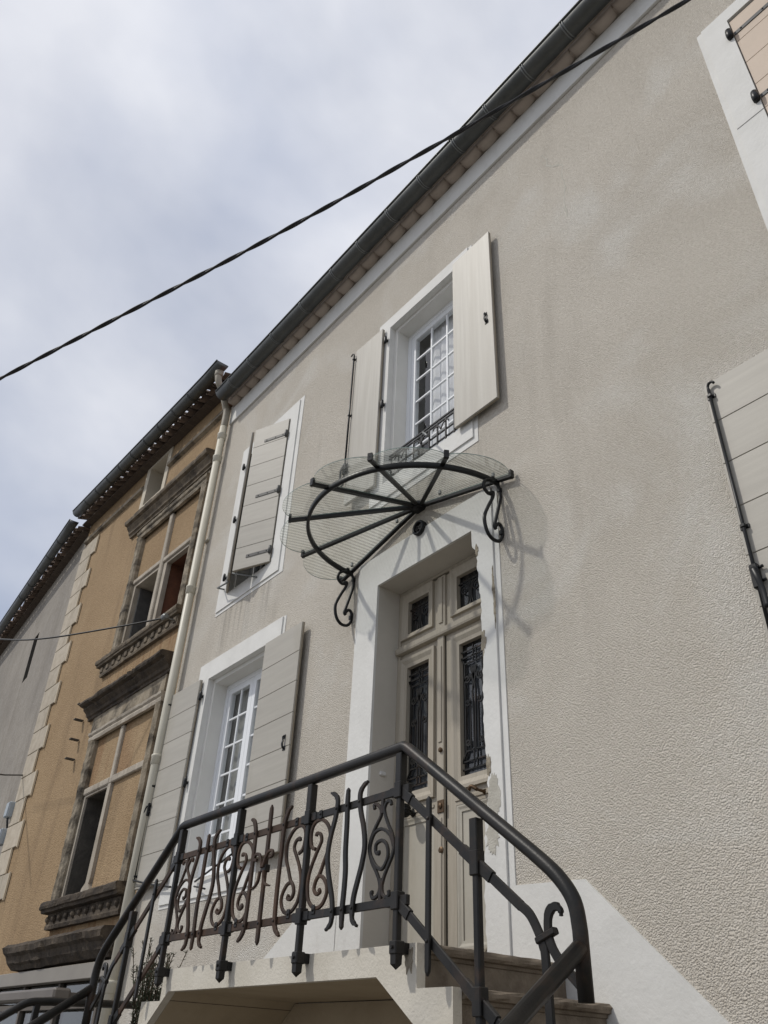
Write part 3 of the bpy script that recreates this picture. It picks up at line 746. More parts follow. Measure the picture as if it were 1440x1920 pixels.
# iron shutter catches on the ground floor sill
sc = root('shutter_catch', (-6.9, -0.05, 2.9), 'black iron arrow-headed shutter stay beside the ground floor window sill', 'shutter stay')
tube('stay_bar', [(-7.30, -.04, 2.90), (-6.55, -.10, 3.03)], .009, 'iron_new', sc, 8)
tube('stay_bar', [(-7.30, -.04, 2.86), (-6.98, -.09, 2.80)], .008, 'iron_new', sc, 8)
MB().add([(-6.55, -.10, 3.17), (-6.51, -.10, 3.07), (-6.55, -.115, 3.07), (-6.59, -.10, 3.07), (-6.55, -.085, 3.07), (-6.55, -.10, 3.0)],
         [(0, 1, 2), (0, 2, 3), (0, 3, 4), (0, 4, 1), (5, 2, 1), (5, 3, 2), (5, 4, 3), (5, 1, 4)]).obj('arrow_head', 'iron_new', sc)
sc2 = root('shutter_catch', (-8.3, -0.05, 2.9), 'thin black shutter stay under the shutter next to the cream downpipe', 'shutter stay')
tube('stay_bar', spline([(-8.62, -.06, 2.98), (-8.58, -.10, 3.04), (-8.50, -.11, 3.03), (-8.2, -.08, 2.97), (-7.75, -.06, 2.90)], 5), .009, 'iron_new', sc2, 8)

# ---------------------------------------------------------------- door surround, with broken right edge
x0, x1, z0, z1 = DOOR
SX0, SX1, SZ1 = -5.05, -3.425, 5.245
m_ = MB()
m_.prism([(SX0, z0), (x0, z0), (x0, z1), (SX0, SZ1)], -0.022, 0.0)
m_.prism([(SX0, SZ1), (x0, z1), (x1, z1), (SX1, SZ1)], -0.022, 0.0)
N = 110; inner = []
EDGE = [(4.943, -3.639), (4.795, -3.636), (4.735, -3.592), (4.6, -3.587), (4.494, -3.576), (4.256, -3.555), (4.121, -3.568), (3.984, -3.532), (3.85, -3.557), (3.61, -3.568), (3.44, -3.568), (3.243, -3.563), (3.158, -3.524), (3.054, -3.552), (2.963, -3.546), (2.85, -3.58), (2.52, -3.605), (2.05, -3.60)]
for i in range(N + 1):
    z = z1 + (z0 - z1) * i / N
    for (za, xa), (zb, xb) in zip(EDGE, EDGE[1:]):
        if zb <= z <= za: e = xa + (xb - xa) * (za - z) / (za - zb); break
    if z < 4.78: e += 0.007 * (math.sin(z * 61 + 1) * .5 + rnd.uniform(-1, 1) * .6)
    inner.append((e, z))
v = []; f = []
for p in inner: v += [(p[0], -0.022, p[1]), (SX1, -0.022, p[1] if p[1] < z1 - .001 else SZ1), (p[0] + .012, 0.0, p[1]), (SX1, 0.0, p[1])]
v[1] = (SX1, -0.022, SZ1)
for i in range(N):
    o = 4 * i; p = o + 4
    f += [(o, o + 1, p + 1, p), (o, p, p + 2, o + 2), (o + 1, p + 1, p + 3, o + 3)]
m_.add(v, f)
ds = m_.obj('door_surround', 'white', house)
m_ = MB()
m_.box(-5.085, SX0, -.007, 0.008, z0, SZ1 + .02, 0).box(SX1 + .002, -3.375, -.007, .008, z0, SZ1 + .02, 0).box(SX0, SX1 + .002, -.0068, .008, SZ1, SZ1 + .0195, 0)
m_.obj('painted_border', 'white', house)
m_ = MB()
m_.add([(x0, 0, z0), (x0, .30, z0), (x0, .30, z1), (x0, 0, z1)], [(0, 1, 2, 3)])
m_.add([(x0, 0, z1), (x0, .30, z1), (-3.5, .30, z1), (-3.5, 0, z1)], [(0, 1, 2, 3)])
m_.add([(-3.5, 0, z0), (-3.5, .30, z0), (-3.5, .30, z1), (-3.5, 0, z1)], [(0, 1, 2, 3)])
m_.obj('door_reveal', 'reveal', house)
def blotch(name, cx, cz, rx, rz, y, mt, parent, n=26, j=.28, seed=1, t=.004):
    r_ = random.Random(seed); pts = []
    for i in range(n):
        a = 2 * math.pi * i / n; k = 1 + r_.uniform(-j, j)
        pts.append((cx + rx * k * math.cos(a), cz + rz * k * math.sin(a)))
    return MB().prism(pts, y - t, y).obj(name, mt, parent)
blotch('broken_plaster', -3.545, 4.0, .022, .075, -.0215, 'chip', ds, seed=2)
blotch('broken_plaster', -3.535, 3.155, .020, .06, -.0215, 'chip', ds, seed=3)
blotch('broken_plaster', -3.585, 4.745, .016, .05, -.0215, 'chip', ds, seed=12)
blotch('broken_plaster', -3.432, 4.42, .012, .09, -.0215, 'chip', ds, seed=4, j=.5)
blotch('broken_plaster', -3.428, 4.22, .010, .12, -.0215, 'chip', ds, seed=5, j=.5)
blotch('bare_patch', -3.50, 2.96, .05, .13, -.022, 'patch', ds, 40, .18, 6, .002)
blotch('bare_patch', -3.525, 2.74, .05, .10, -.022, 'patch', ds, 40, .25, 8, .0026)
# white splash band rising from the stairs along the wall
m_ = MB()
m_.prism([(-3.374, 0.3), (-3.374, 2.452), (-2.885, 2.43), (-2.10, 1.70), (-1.2, .86), (-1.2, .3)], -0.012, 0.006)
m_.obj('splash_band', 'white', house)
MB().prism([(-5.086, 0.3), (-5.086, 2.45), (-5.62, 2.45), (-6.45, 1.95), (-7.3, 1.25), (-7.3, .3)], -0.012, 0.006).obj('splash_band', 'white', house)

# ---------------------------------------------------------------- door
DY = 0.22
m_ = MB(); ring(m_, (x0 + .001, -3.501, z0, z1 - .001), (x0 + .035, -3.70, z0 + .03, z1 - .03), DY, DY + .09)
dfr = m_.obj('door_frame', 'door', house)
MB().prism([(DY - .03, 4.36), (DY - .035, 4.375), (DY - .035, 4.41), (DY - .01, 4.43), (DY + .05, 4.43), (DY + .05, 4.355), (DY - .005, 4.355)], x0 + .012, -3.502, 'x').obj('transom_bar', 'door', dfr)
box('center_post', -4.285, -4.195, DY - .006, DY + .05, 4.43, z1 - .045, 'door', dfr, .004)
box('center_post', -4.262, -4.218, DY - .016, DY - .006, 4.47, 4.88, 'door', dfr, .004)
def moulding(mb, o, i, y, h):
    """bevelled picture-frame moulding: rises from outer rect to a crest and falls to the inner rect"""
    def c(r): return [(r[0], r[2]), (r[1], r[2]), (r[1], r[3]), (r[0], r[3])]
    mid = [o[0] * .72 + i[0] * .28, o[1] * .72 + i[1] * .28, o[2] * .72 + i[2] * .28, o[3] * .72 + i[3] * .28]
    mid2 = [o[0] * .35 + i[0] * .65, o[1] * .35 + i[1] * .65, o[2] * .35 + i[2] * .65, o[3] * .35 + i[3] * .65]
    L = [(c(o), y), (c(o), y - h), (c(mid), y - h), (c(mid2), y - h * .45), (c(i), y - h * .35), (c(i), y + .03)]
    v = [(p[0], yy, p[1]) for q, yy in L for p in q]; f = []
    for l in range(len(L) - 1):
        for k in range(4):
            n = (k + 1) % 4; f.append((l * 4 + k, l * 4 + n, l * 4 + 4 + n, l * 4 + 4 + k))
    mb.add(v, f)
def panel_ring(o, i, y0, y1, nm, mt, parent):
    m_ = MB(); ring(m_, o, i, y0, y1); return m_.obj(nm, mt, parent)
def scroll2d(cx, cz, r, turns, s=1, a0=0.0, n=26):
    return [(cx + s * r * (1 - .78 * t / n) * math.cos(a0 + turns * 2 * math.pi * t / n), cz + r * (1 - .78 * t / n) * math.sin(a0 + turns * 2 * math.pi * t / n)) for t in range(n + 1)]
def door_grille(parent, a, b, c, d, y, tall):
    m_ = MB(); w = b - a; mx = (a + b) / 2
    def bar(p, wd=.011): m_.sweep([(q[0], y, q[1]) for q in p], rect(wd, .009))
    if tall:
        for z in (d - .065, d - .115): bar([(a, z), (b, z)])
        bar([(mx, d - .03), (mx, d - .155)]); bar([(mx + .03, d - .065), (mx + .03, d - .165)])
        bar([(a, d - .115), (a + .035, d - .165)]); bar([(b, d - .115), (b - .035, d - .165)]); bar([(a + .035, d - .165), (b - .035, d - .165)])
        for z in (c + .045, c + .10): bar([(a, z), (b, z)])
        bar([(a, c + .10), (a + .04, c + .17)]); bar([(b, c + .10), (b - .04, c + .17)]); bar([(a + .04, c + .17), (b - .04, c + .17)])
        bar([(mx - .012, c + .045), (mx - .012, c + .17)]); bar([(mx + .02, c + .045), (mx + .02, c + .17)])
        bar([(a + .035, c + .17), (a + .035, d - .165)], .009); bar([(b - .035, c + .17), (b - .035, d - .165)], .009)
        bar(spline([(mx - .012, c + .17, 0), (mx - .014, c + .45, 0), (mx - .016, d - .42, 0), (mx, d - .30, 0)], 6), .010) if False else None
        for s_ in (-1, 1):
            P = spline([(mx + s_ * .008, 0, c + .17), (mx + s_ * .012, 0, c + .5), (mx + s_ * .016, 0, d - .40), (mx + s_ * .006, 0, d - .32), (mx + s_ * .03, 0, d - .26)], 6)
            bar([(p.x, p.z) for p in P])
            bar(scroll2d(mx + s_ * .066, d - .285, .036, 1.35, s_, 2.2)); bar(scroll2d(mx + s_ * .066, c + .52, .03, 1.3, s_, 2.0)); bar(scroll2d(mx + s_ * .066, c + .23, .024, 1.3, s_, 3.8))
            bar([(mx + s_ * .04, c + .52), (mx + s_ * .04, c + .17)], .008)
        for k in (-2, -1, 0, 1, 2): bar([(mx, d - .30), (mx + k * .017, d - .20)], .012)
    else:
        bar([(a, d - .07), (b, d - .07)])
        for s_ in (-1, 1):
            bar(scroll2d(mx + s_ * .068, c + .155, .05, 1.4, s_, .6))
            P = spline([(mx + s_ * .035, 0, c + .01), (mx + s_ * .012, 0, c + .09), (mx + s_ * .022, 0, c + .19), (mx + s_ * .05, 0, c + .21)], 5)
            bar([(p.x, p.z) for p in P], .012)
        bar([(mx, c + .02), (mx, c + .21)])
    return m_.obj('grille', 'iron', parent)
def light(parent, a, b, c, d, o, tall):
    m_ = MB(); moulding(m_, o, (a, b, c, d), DY + .012, .024); m_.obj('moulding', 'door', parent)
    mk('pane', [(a, DY + .045, c), (b, DY + .045, c), (b, DY + .045, d), (a, DY + .045, d)], [(0, 1, 2, 3)], 'glass', parent)
    door_grille(parent, a, b, c, d, DY + .028, tall)
# transom lights
tl = panel_ring((-4.76, -4.286, 4.43, z1 - .046), (-4.735, -4.345, 4.487, 4.895), DY + .012, DY + .05, 'transom_light', 'door', house)
light(tl, -4.662, -4.403, 4.525, 4.82, (-4.74, -4.34, 4.482, 4.90), False)
tr_ = panel_ring((-4.194, -3.71, 4.43, z1 - .046), (-4.128, -3.735, 4.487, 4.895), DY + .012, DY + .05, 'transom_light', 'door', house)
light(tr_, -4.067, -3.808, 4.525, 4.82, (-4.133, -3.73, 4.482, 4.90), False)
def door_leaf(a, b, ga, gb, mirror):
    m_ = MB()
    # stiles and rails as one joined frame with two openings
    wall_grid(m_, a, b, 2.085, 4.354, [(ga - .07, gb + .07, 3.165, 4.30), (ga - .06, gb + .06, 2.20, 3.06)], DY + .012, 9)
    wall_grid(m_, a, b, 2.085, 4.354, [(ga - .07, gb + .07, 3.165, 4.30), (ga - .06, gb + .06, 2.20, 3.06)], DY + .05, 9)
    for u in (a, b): m_.add([(u, DY + .012, 2.085), (u, DY + .05, 2.085), (u, DY + .05, 4.354), (u, DY + .012, 4.354)], [(0, 1, 2, 3)])
    for o in ((ga - .06, gb + .06, 2.20, 3.06),):
        for q in (((o[0], o[2]), (o[1], o[2])), ((o[1], o[2]), (o[1], o[3])), ((o[1], o[3]), (o[0], o[3])), ((o[0], o[3]), (o[0], o[2]))):
            m_.add([(q[0][0], DY + .012, q[0][1]), (q[1][0], DY + .012, q[1][1]), (q[1][0], DY + .05, q[1][1]), (q[0][0], DY + .05, q[0][1])], [(0, 1, 2, 3)])
    lf = m_.obj('door_leaf', 'door', house)
    light(lf, ga, gb, 3.24, 4.225, (ga - .075, gb + .075, 3.155, 4.31), True)
    # lower panel with raised field and sloped lower weather board
    box('panel', ga - .06, gb + .06, DY + .03, DY + .045, 2.20, 3.06, 'door_panel', lf, .002)
    m2_ = MB(); moulding(m2_, (ga - .06, gb + .06, 2.20, 3.06), (ga - .015, gb + .015, 2.245, 3.015), DY + .026, .012); m2_.obj('panel_moulding', 'door_panel', lf)
    box('rail_bead', ga - .065, gb + .065, DY + .004, DY + .0125, 3.085, 3.11, 'door', lf, .003)
    box('weather_board', ga - .06, gb + .06, DY - .004, DY + .0125, 2.10, 2.17, 'door', lf, .006)
    blotch('paint_flake', (ga + gb) / 2, 2.16, .10, .035, DY + .008, 'chip', lf, 22, .3, 21 + mirror, .003) if mirror else None
    return lf
lfL = door_leaf(-4.758, -4.270, -4.657, -4.395, 0)
lfR = door_leaf(-4.200, -3.705, -4.050, -3.80, 1)
MB().box(-4.278, -4.208, DY - .012, DY + .012, 2.085, 4.354, .003).box(-4.262, -4.224, DY - .02, DY - .012, 3.52, 4.27, .004).box(-4.262, -4.224, DY - .02, DY - .012, 2.16, 3.00, .004).obj('astragal', 'door', lfL)
# door furniture
MB().lathe([(.016, 0), (.018, -.012), (.010, -.02)], (-4.234, DY - .012, 3.463), 'y', 12).obj('keyhole', 'brass', lfL)
MB().box(-4.268, -4.20, DY - .02, DY - .012, 3.03, 3.115, .003).lathe([(.02, 0), (.018, -.008), (.006, -.012)], (-4.234, DY - .02, 3.075), 'y', 12).obj('lock_plate', 'brass', lfL)
MB().lathe([(.024, 0), (.024, -.006), (.012, -.012)], (-4.234, DY - .012, 2.79), 'y', 14).obj('keyhole', 'brass', lfL)
def knob(parent, x, z, mt):
    m_ = MB().lathe([(.030, 0), (.030, -.006), (.012, -.012), (.012, -.04), (.03, -.05), (.043, -.075), (.043, -.095), (.03, -.118), (.008, -.128)], (x, DY + .012, z), 'y', 16)
    k = m_.obj('knob', mt, parent, True)
    for i in range(7):
        a = i * math.pi / 7
        P = [(x + .046 * math.cos(a) * math.sin(t), DY + .012 - .085 - .046 * math.cos(t), z + .046 * math.sin(a) * math.sin(t)) for t in [2 * math.pi * j / 16 for j in range(16)]]
        MB().sweep(P, circ(.004, 5), Vector((.3, .2, 1)), True).obj('knob_rib', 'iron_new', k, True)
knob(lfL, -4.555, 3.09, 'iron')
MB().sweep(spline([(-3.98, DY - .06, 3.10), (-3.95, DY - .075, 3.125), (-3.91, DY - .07, 3.10), (-3.87, DY - .075, 3.125), (-3.83, DY - .06, 3.10)], 5), circ(.013, 8)).obj('handle', 'brass', lfR, True)
for xx in (-3.98, -3.83): MB().lathe([(.02, 0), (.01, -.02), (.009, -.075)], (xx, DY + .012, 3.10), 'y', 10).obj('handle_post', 'brass', lfR, True)
curtain('door_blind', -4.76, -3.70, DY + .11, 3.1, 4.93, 'curtain_d', house, 0.012, 0.045)
room_box('room', -5.6, -2.9, DY + .10, 3.2, 2.0, 5.4, 'void', house)
bell = MB().box(-.028, .028, -.02, .02, -.016, .016, .006).obj('door_bell', 'label', None)
bell.location = (-4.785, 0.11, 3.385); bell.rotation_euler = (0, 0, R(90))
tag(bell, 'small white bell push on the left door reveal', 'bell')
# round iron wall fitting of unknown use, under the canopy
rv = root('wall_fitting', (-4.235, 0, 5.26), 'round dark iron vent with scrolls under the canopy hub', 'fitting')
MB().sweep([(-4.235 + .058 * math.cos(a), -.028, 5.255 + .058 * math.sin(a)) for a in [2 * math.pi * i / 24 for i in range(24)]], crect(.022, .05, .005), closed=True).obj('rim', 'iron_new', rv, True)
MB().lathe([(.056, 0), (.056, -.012)], (-4.235, 0, 5.255), 'y', 20).obj('back_plate', 'iron_new', rv)
for s_ in (-1, 1):
    MB().sweep([(p[0], -.03, p[1]) for p in scroll2d(-4.235 + s_ * .022, 5.255, .026, 1.3, s_, .4)], rect(.010, .02)).obj('fitting_scroll', 'iron', rv)

# ================================================================== GLASS CANOPY
HUB = Vector((-4.25, -0.022, 5.50)); SLP = 0.272
cano = root('door_canopy', (-4.25, -0.03, 5.2), 'scalloped glass fan canopy on black iron ribs above the front door', 'canopy')
def cpt(th, r, dz=0.0): return HUB + Vector((-math.cos(th) * r, -math.sin(th) * r, -SLP * r + dz))
RT, RR = 1.075, 0.915
for k in range(7):
    th = R(30 * k)
    if k == 0: th = R(1.0)
    if k == 6: th = R(179.0)
    m_ = MB().sweep([cpt(th, 0.02), cpt(th, RT)], [(-.017, -.028), (.017, -.028), (.017, -.014), (.006, -.014), (.006, .004), (-.006, .004), (-.006, -.014), (-.017, -.014)], Vector((0, 0, 1)))
    rb = m_.obj('rib', 'iron_new', cano)
    tp = cpt(th, RT - .012)
    MB().sweep([tp + Vector((0, 0, -.03)), tp + Vector((0, 0, .035))], rect(.036, .022), Vector((-math.cos(th), -math.sin(th), 0))).obj('rib_stop', 'iron_new', rb)
m_ = MB().sweep([cpt(R(a), RR, -.035) for a in range(0, 181, 4)], crect(.026, .046, .004), Vector((0, 0, 1)))
m_.obj('ring_bar', 'iron_new', cano, True)
MB().lathe([(.05, -.05), (.065, -.035), (.065, .012), (.03, .03)], HUB + Vector((0, -.005, -.01)), 'z', 16).obj('hub', 'iron_new', cano, True)
for k in range(6):
    a0, a1 = R(30 * k + .4), R(30 * k + 29.6); mid = R(30 * k + 15)
    if k == 0: a0 = R(1.5)
    if k == 5: a1 = R(178.5)
    mv = Vector((-math.cos(mid), -math.sin(mid), 0))
    def gp(th, r, dz):
        p = Vector((-math.cos(th) * r, -math.sin(th) * r, 0))
        return HUB + p + Vector((0, 0, -SLP * p.dot(mv) / math.cos(R(15)) + dz))
    edge = [gp(a0 + (a1 - a0) * i / 16, 1.055 + .105 * math.sin(math.pi * i / 16) ** .8, .006) for i in range(17)]
    low = [gp(a0, .05, .006), gp(a1, .05, .006)]
    top = [low[0]] + edge + [low[1]]
    n = len(top); v = top + [p + Vector((0, 0, .007)) for p in top]
    gpn = mk('glass_pane', v, [tuple(range(n)), tuple(range(n, 2 * n))] + [(i, (i + 1) % n, n + (i + 1) % n, n + i) for i in range(n)], 'clear', cano)
    gpn.data.materials.append(M['reeded']); gpn.data.materials.append(M['glass_edge'])
    gpn.data.polygons[1].material_index = 1
    for q in gpn.data.polygons[2:]: q.material_index = 2
BR1 = [(-0.097, 5.085), (-0.141, 5.075), (-0.183, 5.115), (-0.16, 5.180), (-0.085, 5.215), (-0.03, 5.195), (-0.012, 5.125), (-0.024, 5.039), (-0.064, 4.893), (-0.086, 4.81), (-0.07, 4.788)]
BR2 = [(-0.124, 5.08), (-0.085, 5.105), (-0.095, 5.05), (-0.138, 4.964), (-0.185, 4.842), (-0.165, 4.734), (-0.108, 4.687), (-0.042, 4.70), (-0.008, 4.765), (-0.014, 4.83), (-0.045, 4.845), (-0.082, 4.80)]
for xx in (-3.335, -5.155):
    br = MB().sweep([(xx, y_, z_) for y_, z_ in [(p.x, p.z) for p in spline([(a, 0, b) for a, b in BR1], 5)]], circ(.0135, 8), Vector((1, 0, 0))).obj('bracket', 'iron_new', cano, True)
    MB().sweep([(xx, y_, z_) for y_, z_ in [(p.x, p.z) for p in spline([(a, 0, b) for a, b in BR2], 5)]], circ(.0135, 8), Vector((1, 0, 0))).obj('bracket_scroll', 'iron_new', br, True)
    MB().box(xx - .014, xx + .014, -.03, 0.0, 4.76, 4.80, .003).box(xx - .014, xx + .014, -.03, 0.0, 5.14, 5.18, .003).box(xx - .012, xx + .012, -.10, -.07, 5.20, 5.25, .003).obj('bracket_fixing', 'iron_new', br)
for xx, zz in ((-3.95, 5.455), (-5.13, 5.29), (-3.35, 5.29), (-4.5, 5.45)):
    MB().lathe([(.013, -.02), (.013, .012), (.007, .02)], (xx, -.06, zz), 'z', 8).obj('clamp_bolt', 'zinc_lt', cano)

# ================================================================== STAIRCASE
st = root('stone_staircase', (-4.28, -0.5, 0), 'white masonry double staircase with brown stone steps up to the front door', 'staircase')
LZ = 2.05; FY = -1.0; run, rise = 0.23, 0.175
RX = [-3.05 + run * i for i in range(4)]           # riser positions to the right
LX = [-5.56 - 0.27 * i for i in range(4)]
prof = [(LX[0], LZ)]
prof += [(RX[0], LZ)]
for i in range(4):
    z_ = LZ - rise * (i + 1)
    prof += [(RX[i], z_), (RX[i + 1] if i < 3 else -1.15, z_)]
prof += [(-1.15, 0), (-2.93, 0), (-2.93, 1.65), (-3.335, 1.927), (-5.46, 1.925), (-5.86, 1.63), (-5.86, 0), (-7.55, 0)]
left = []
for i in range(4):
    z_ = LZ - rise * (i + 1)
    left += [(LX[i], z_), (LX[i + 1] if i < 3 else -7.55, z_)]
prof += list(reversed(left))
m_ = MB().prism(prof, FY, FY + .05); m_.obj('cheek_wall', 'white_worn', st)
# soffit under the landing and its side haunches
m_ = MB().prism([(-5.86, 1.63), (-5.46, 1.925), (-3.335, 1.927), (-2.93, 1.65), (-2.93, 1.72), (-3.31, 1.99), (-5.48, 1.99), (-5.86, 1.71)], FY + .052, -0.005)
m_.obj('soffit', 'soffit', st)
for a, b in ((-5.90, -5.86), (-2.93, -2.89)): box('arch_pier', a, b, FY + .052, -.005, 0, 1.66, 'soffit', st, 0)
MB().prism([(-5.855, 0), (-2.935, 0), (-2.935, 1.646), (-3.337, 1.921), (-5.458, 1.919), (-5.855, 1.626)], -0.04, -0.006).obj('arch_back', 'soffit', st)
MB().box(LX[0] + .012, RX[0] - .05, FY + .052, -.014, 1.992, LZ - .004, .004).obj('landing_slab', 'stone_step', st)
def step(xe, sgn, zt, y0, y1, L=.225):
    """a solid step with a rounded, moulded nosing; xe riser plane, sgn +1 descends to the right"""
    P = [(0, zt - rise + .001), (0, zt - .062), (.008, zt - .058), (.012, zt - .045), (.03, zt - .040), (.038, zt - .028), (.04, zt - .015), (.034, zt - .004), (.025, zt), (-L, zt), (-L, zt - .045), (-.03, zt - .045), (-.03, zt - rise + .001)]
    poly = [(xe + sgn * (p[0] - .012), p[1]) for p in P]
    n = 14; v = []; f = []; k = len(poly)
    for i in range(n + 1):
        y = y0 + (y1 - y0) * i / n
        for j, p in enumerate(poly):
            jx = rnd.uniform(-.004, .004) if j in (4, 5, 6, 7, 8) else 0
            v.append((p[0] + jx, y, p[1] + (rnd.uniform(-.003, .002) if j in (7, 8) else 0)))
    for i in range(n):
        for j in range(k): f.append((i * k + j, i * k + (j + 1) % k, (i + 1) * k + (j + 1) % k, (i + 1) * k + j))
    f += [tuple(range(k)), tuple(n * k + j for j in range(k))]
    return mk('step', v, f, 'stone_step', st)
for i in range(4):
    step(RX[i], 1, LZ - rise * i + .002, FY + .052, -.014)
    step(LX[i], -1, LZ - rise * i + .002, FY + .052, -.014)
# turning landings and the lower flights towards the street
z4 = LZ - rise * 4
box('turn_landing', RX[3] + .001, -1.16, FY + .052, -.014, 0, z4 - .002, 'stone_step', st, .004)
box('turn_landing', -7.54, LX[3] - .001, FY + .052, -.014, 0, z4 - .002, 'stone_step', st, .004)
for i in range(7):
    zt = z4 - rise * (i + 1)
    if zt < .05: break
    box('step', -2.10, -1.16, FY - .26 * (i + 1), FY - .26 * i - .002, 0, zt, 'stone_step', st, .008)
    box('step', -7.54, -6.60, FY - .26 * (i + 1), FY - .26 * i - .002, 0, zt, 'stone_step', st, .008)
blotch('render_chip', -3.10, 1.99, .03, .05, FY, 'chip', st, 22, .35, 31)

# ================================================================== STAIR RAILING
RY = -1.06
ra = root('stair_railing', (-4.3, RY, LZ), 'old black wrought-iron railing with scrolls around the stair landing', 'railing')
UPY = Vector((0, -1, 0))
def iron(name, pts, wd, th, sub=5, parent=None, scale=None, y=RY, cham=.003):
    P = spline([(p[0], y, p[1]) for p in pts], sub) if sub else [Vector((p[0], y, p[1])) for p in pts]
    sc_ = None
    if scale: sc_ = [scale[min(len(scale) - 1, int(i / max(1, len(P) - 1) * (len(scale) - 1) + .5))] for i in range(len(P))]
    return MB().sweep(P, crect(wd, th, cham), UPY, scale=sc_).obj(name, 'iron_rust' if -5.6 < P[0].x < -3.7 else 'iron', parent or ra)
HR = 0.029; HZr = 2.915
PX = [-5.50, -4.70, -3.91, -3.12]
# one continuous handrail: left newel, landing, right newel
path = [Vector((-6.565, RY, 1.66)), Vector((-6.575, RY, 1.93))] + [Vector(p) for p in spline([(-6.575, RY, 1.99), (-6.572, RY, 2.08), (-6.535, RY, 2.17), (-6.45, RY, 2.25)], 5)] + [Vector((-5.53, RY, HZr)), Vector((-5.50, RY, HZr + .008)), Vector((-3.10, RY, HZr + .008)), Vector((-3.07, RY, HZr - .008))] + \
       [Vector(p) for p in spline([(-2.29, RY, 2.315), (-2.17, RY, 2.215), (-2.10, RY, 2.12), (-2.083, RY, 2.02)], 6)] + [Vector((-2.083, RY, 1.80))]
MB().sweep(path, circ(HR, 14), UPY).obj('handrail', 'iron', ra, True)
for xx in (-2.083, -6.565):
    MB().box(xx - .03, xx + .03, RY - .03, RY + .03, 1.30, 1.70, .006).obj('newel_post', 'iron', ra)
# lower flight handrails coming forward to the street
for xx, xo in ((-2.083, 0), (-6.575, 0)):
    P = [(xx, RY - .01, 1.965), (xx, RY - 1.15, 1.965 - 1.15 * .685)]
    MB().sweep(P, circ(HR * 1.05, 14), Vector((1, 0, 0))).obj('lower_handrail', 'iron', ra, True)
    MB().sweep([(xx, RY - .01, 1.70), (xx, RY - 1.15, 1.70 - 1.15 * .685)], crect(.04, .014, .003), Vector((1, 0, 0))).obj('lower_rail', 'iron', ra)
    MB().sweep([(xx, RY - 1.10, 0), (xx, RY - 1.10, 1.2)], crect(.04, .04, .005), Vector((1, 0, 0))).obj('lower_post', 'iron', ra)
# outer rail of the left turning landing
P = [Vector((-7.5, -.02, 1.935)), Vector((-7.5, -1.02, 1.905))] + spline([(-7.5, -1.10, 1.90), (-7.5, -1.20, 1.885), (-7.5, -1.32, 1.815), (-7.5, -1.45, 1.73)], 4) + [Vector((-7.5, -2.1, 1.29))]
MB().sweep(P, circ(HR, 12), Vector((1, 0, 0))).obj('outer_handrail', 'iron', ra, True)
for yy in (-1.12, -.15): MB().box(-7.523, -7.477, yy - .023, yy + .023, 1.34, 1.89, .005).obj('outer_post', 'iron', ra)
MB().sweep([(-7.5, -.02, 1.60), (-7.5, -1.12, 1.60)], crect(.04, .014, .003), Vector((1, 0, 0))).obj('outer_rail', 'iron', ra)
# posts with collars and pointed feet
def post(x, zt, zb, foot=True):
    m_ = MB().box(x - .016, x + .016, RY - .016, RY + .016, zb + .06, zt, .004)
    p_ = m_.obj('post', 'iron', ra)
    MB().box(x - .022, x + .022, RY - .022, RY + .022, zt - .16, zt - .002, .004).obj('post_collar', 'iron', p_)
    if foot:
        m_ = MB().box(x - .025, x + .025, RY - .025, RY + .03, zb + .055, zb + .11, .005)
        m_.add([(x - .019, RY - .019, zb + .055), (x + .019, RY - .019, zb + .055), (x + .019, RY + .019, zb + .055), (x - .019, RY + .019, zb + .055),
                (x - .018, RY - .018, zb + .018), (x + .018, RY - .018, zb + .018), (x + .018, RY + .018, zb + .018), (x - .018, RY + .018, zb + .018), (x, RY, zb - .004)],
               [(0, 1, 5, 4), (1, 2, 6, 5), (2, 3, 7, 6), (3, 0, 4, 7), (4, 5, 8), (5, 6, 8), (6, 7, 8), (7, 4, 8)])
        m_.lathe([(.009, 0), (.007, -.008)], (x, RY - .025, zb + .083), 'y', 8)
        m_.box(x - .018, x + .018, RY + .03, FY + .002, zb + .06, zb + .105, 0)
        m_.obj('post_foot', 'iron', p_)
    return p_
T0, T1, B0, B1 = 2.69, 2.728, 2.196, 2.234
for x in PX:
    p_ = post(x, HZr - .02, 1.945)
    for za, zb in ((T0, T1), (B0, B1)):
        MB().box(x - .025, x + .025, RY - .025, RY + .025, za - .018, zb + .022, .004).box(x - .075, x + .075, RY - .012, RY + .012, za - .003, zb + .003, .003).obj('rail_collar', 'iron', p_)
for za, zb in ((T0, T1), (B0, B1)):
    for a, b in zip(PX, PX[1:]): box('rail', a + .02, b - .02, RY - .008, RY + .008, za, zb, 'iron_rust' if a < -4 else 'iron', ra, .002)
def rivet(x, z, parent, y=RY): MB().lathe([(.008, 0), (.007, -.004), (.002, -.006)], (x, y, z), 'y', 8).obj('rivet', 'iron', parent)
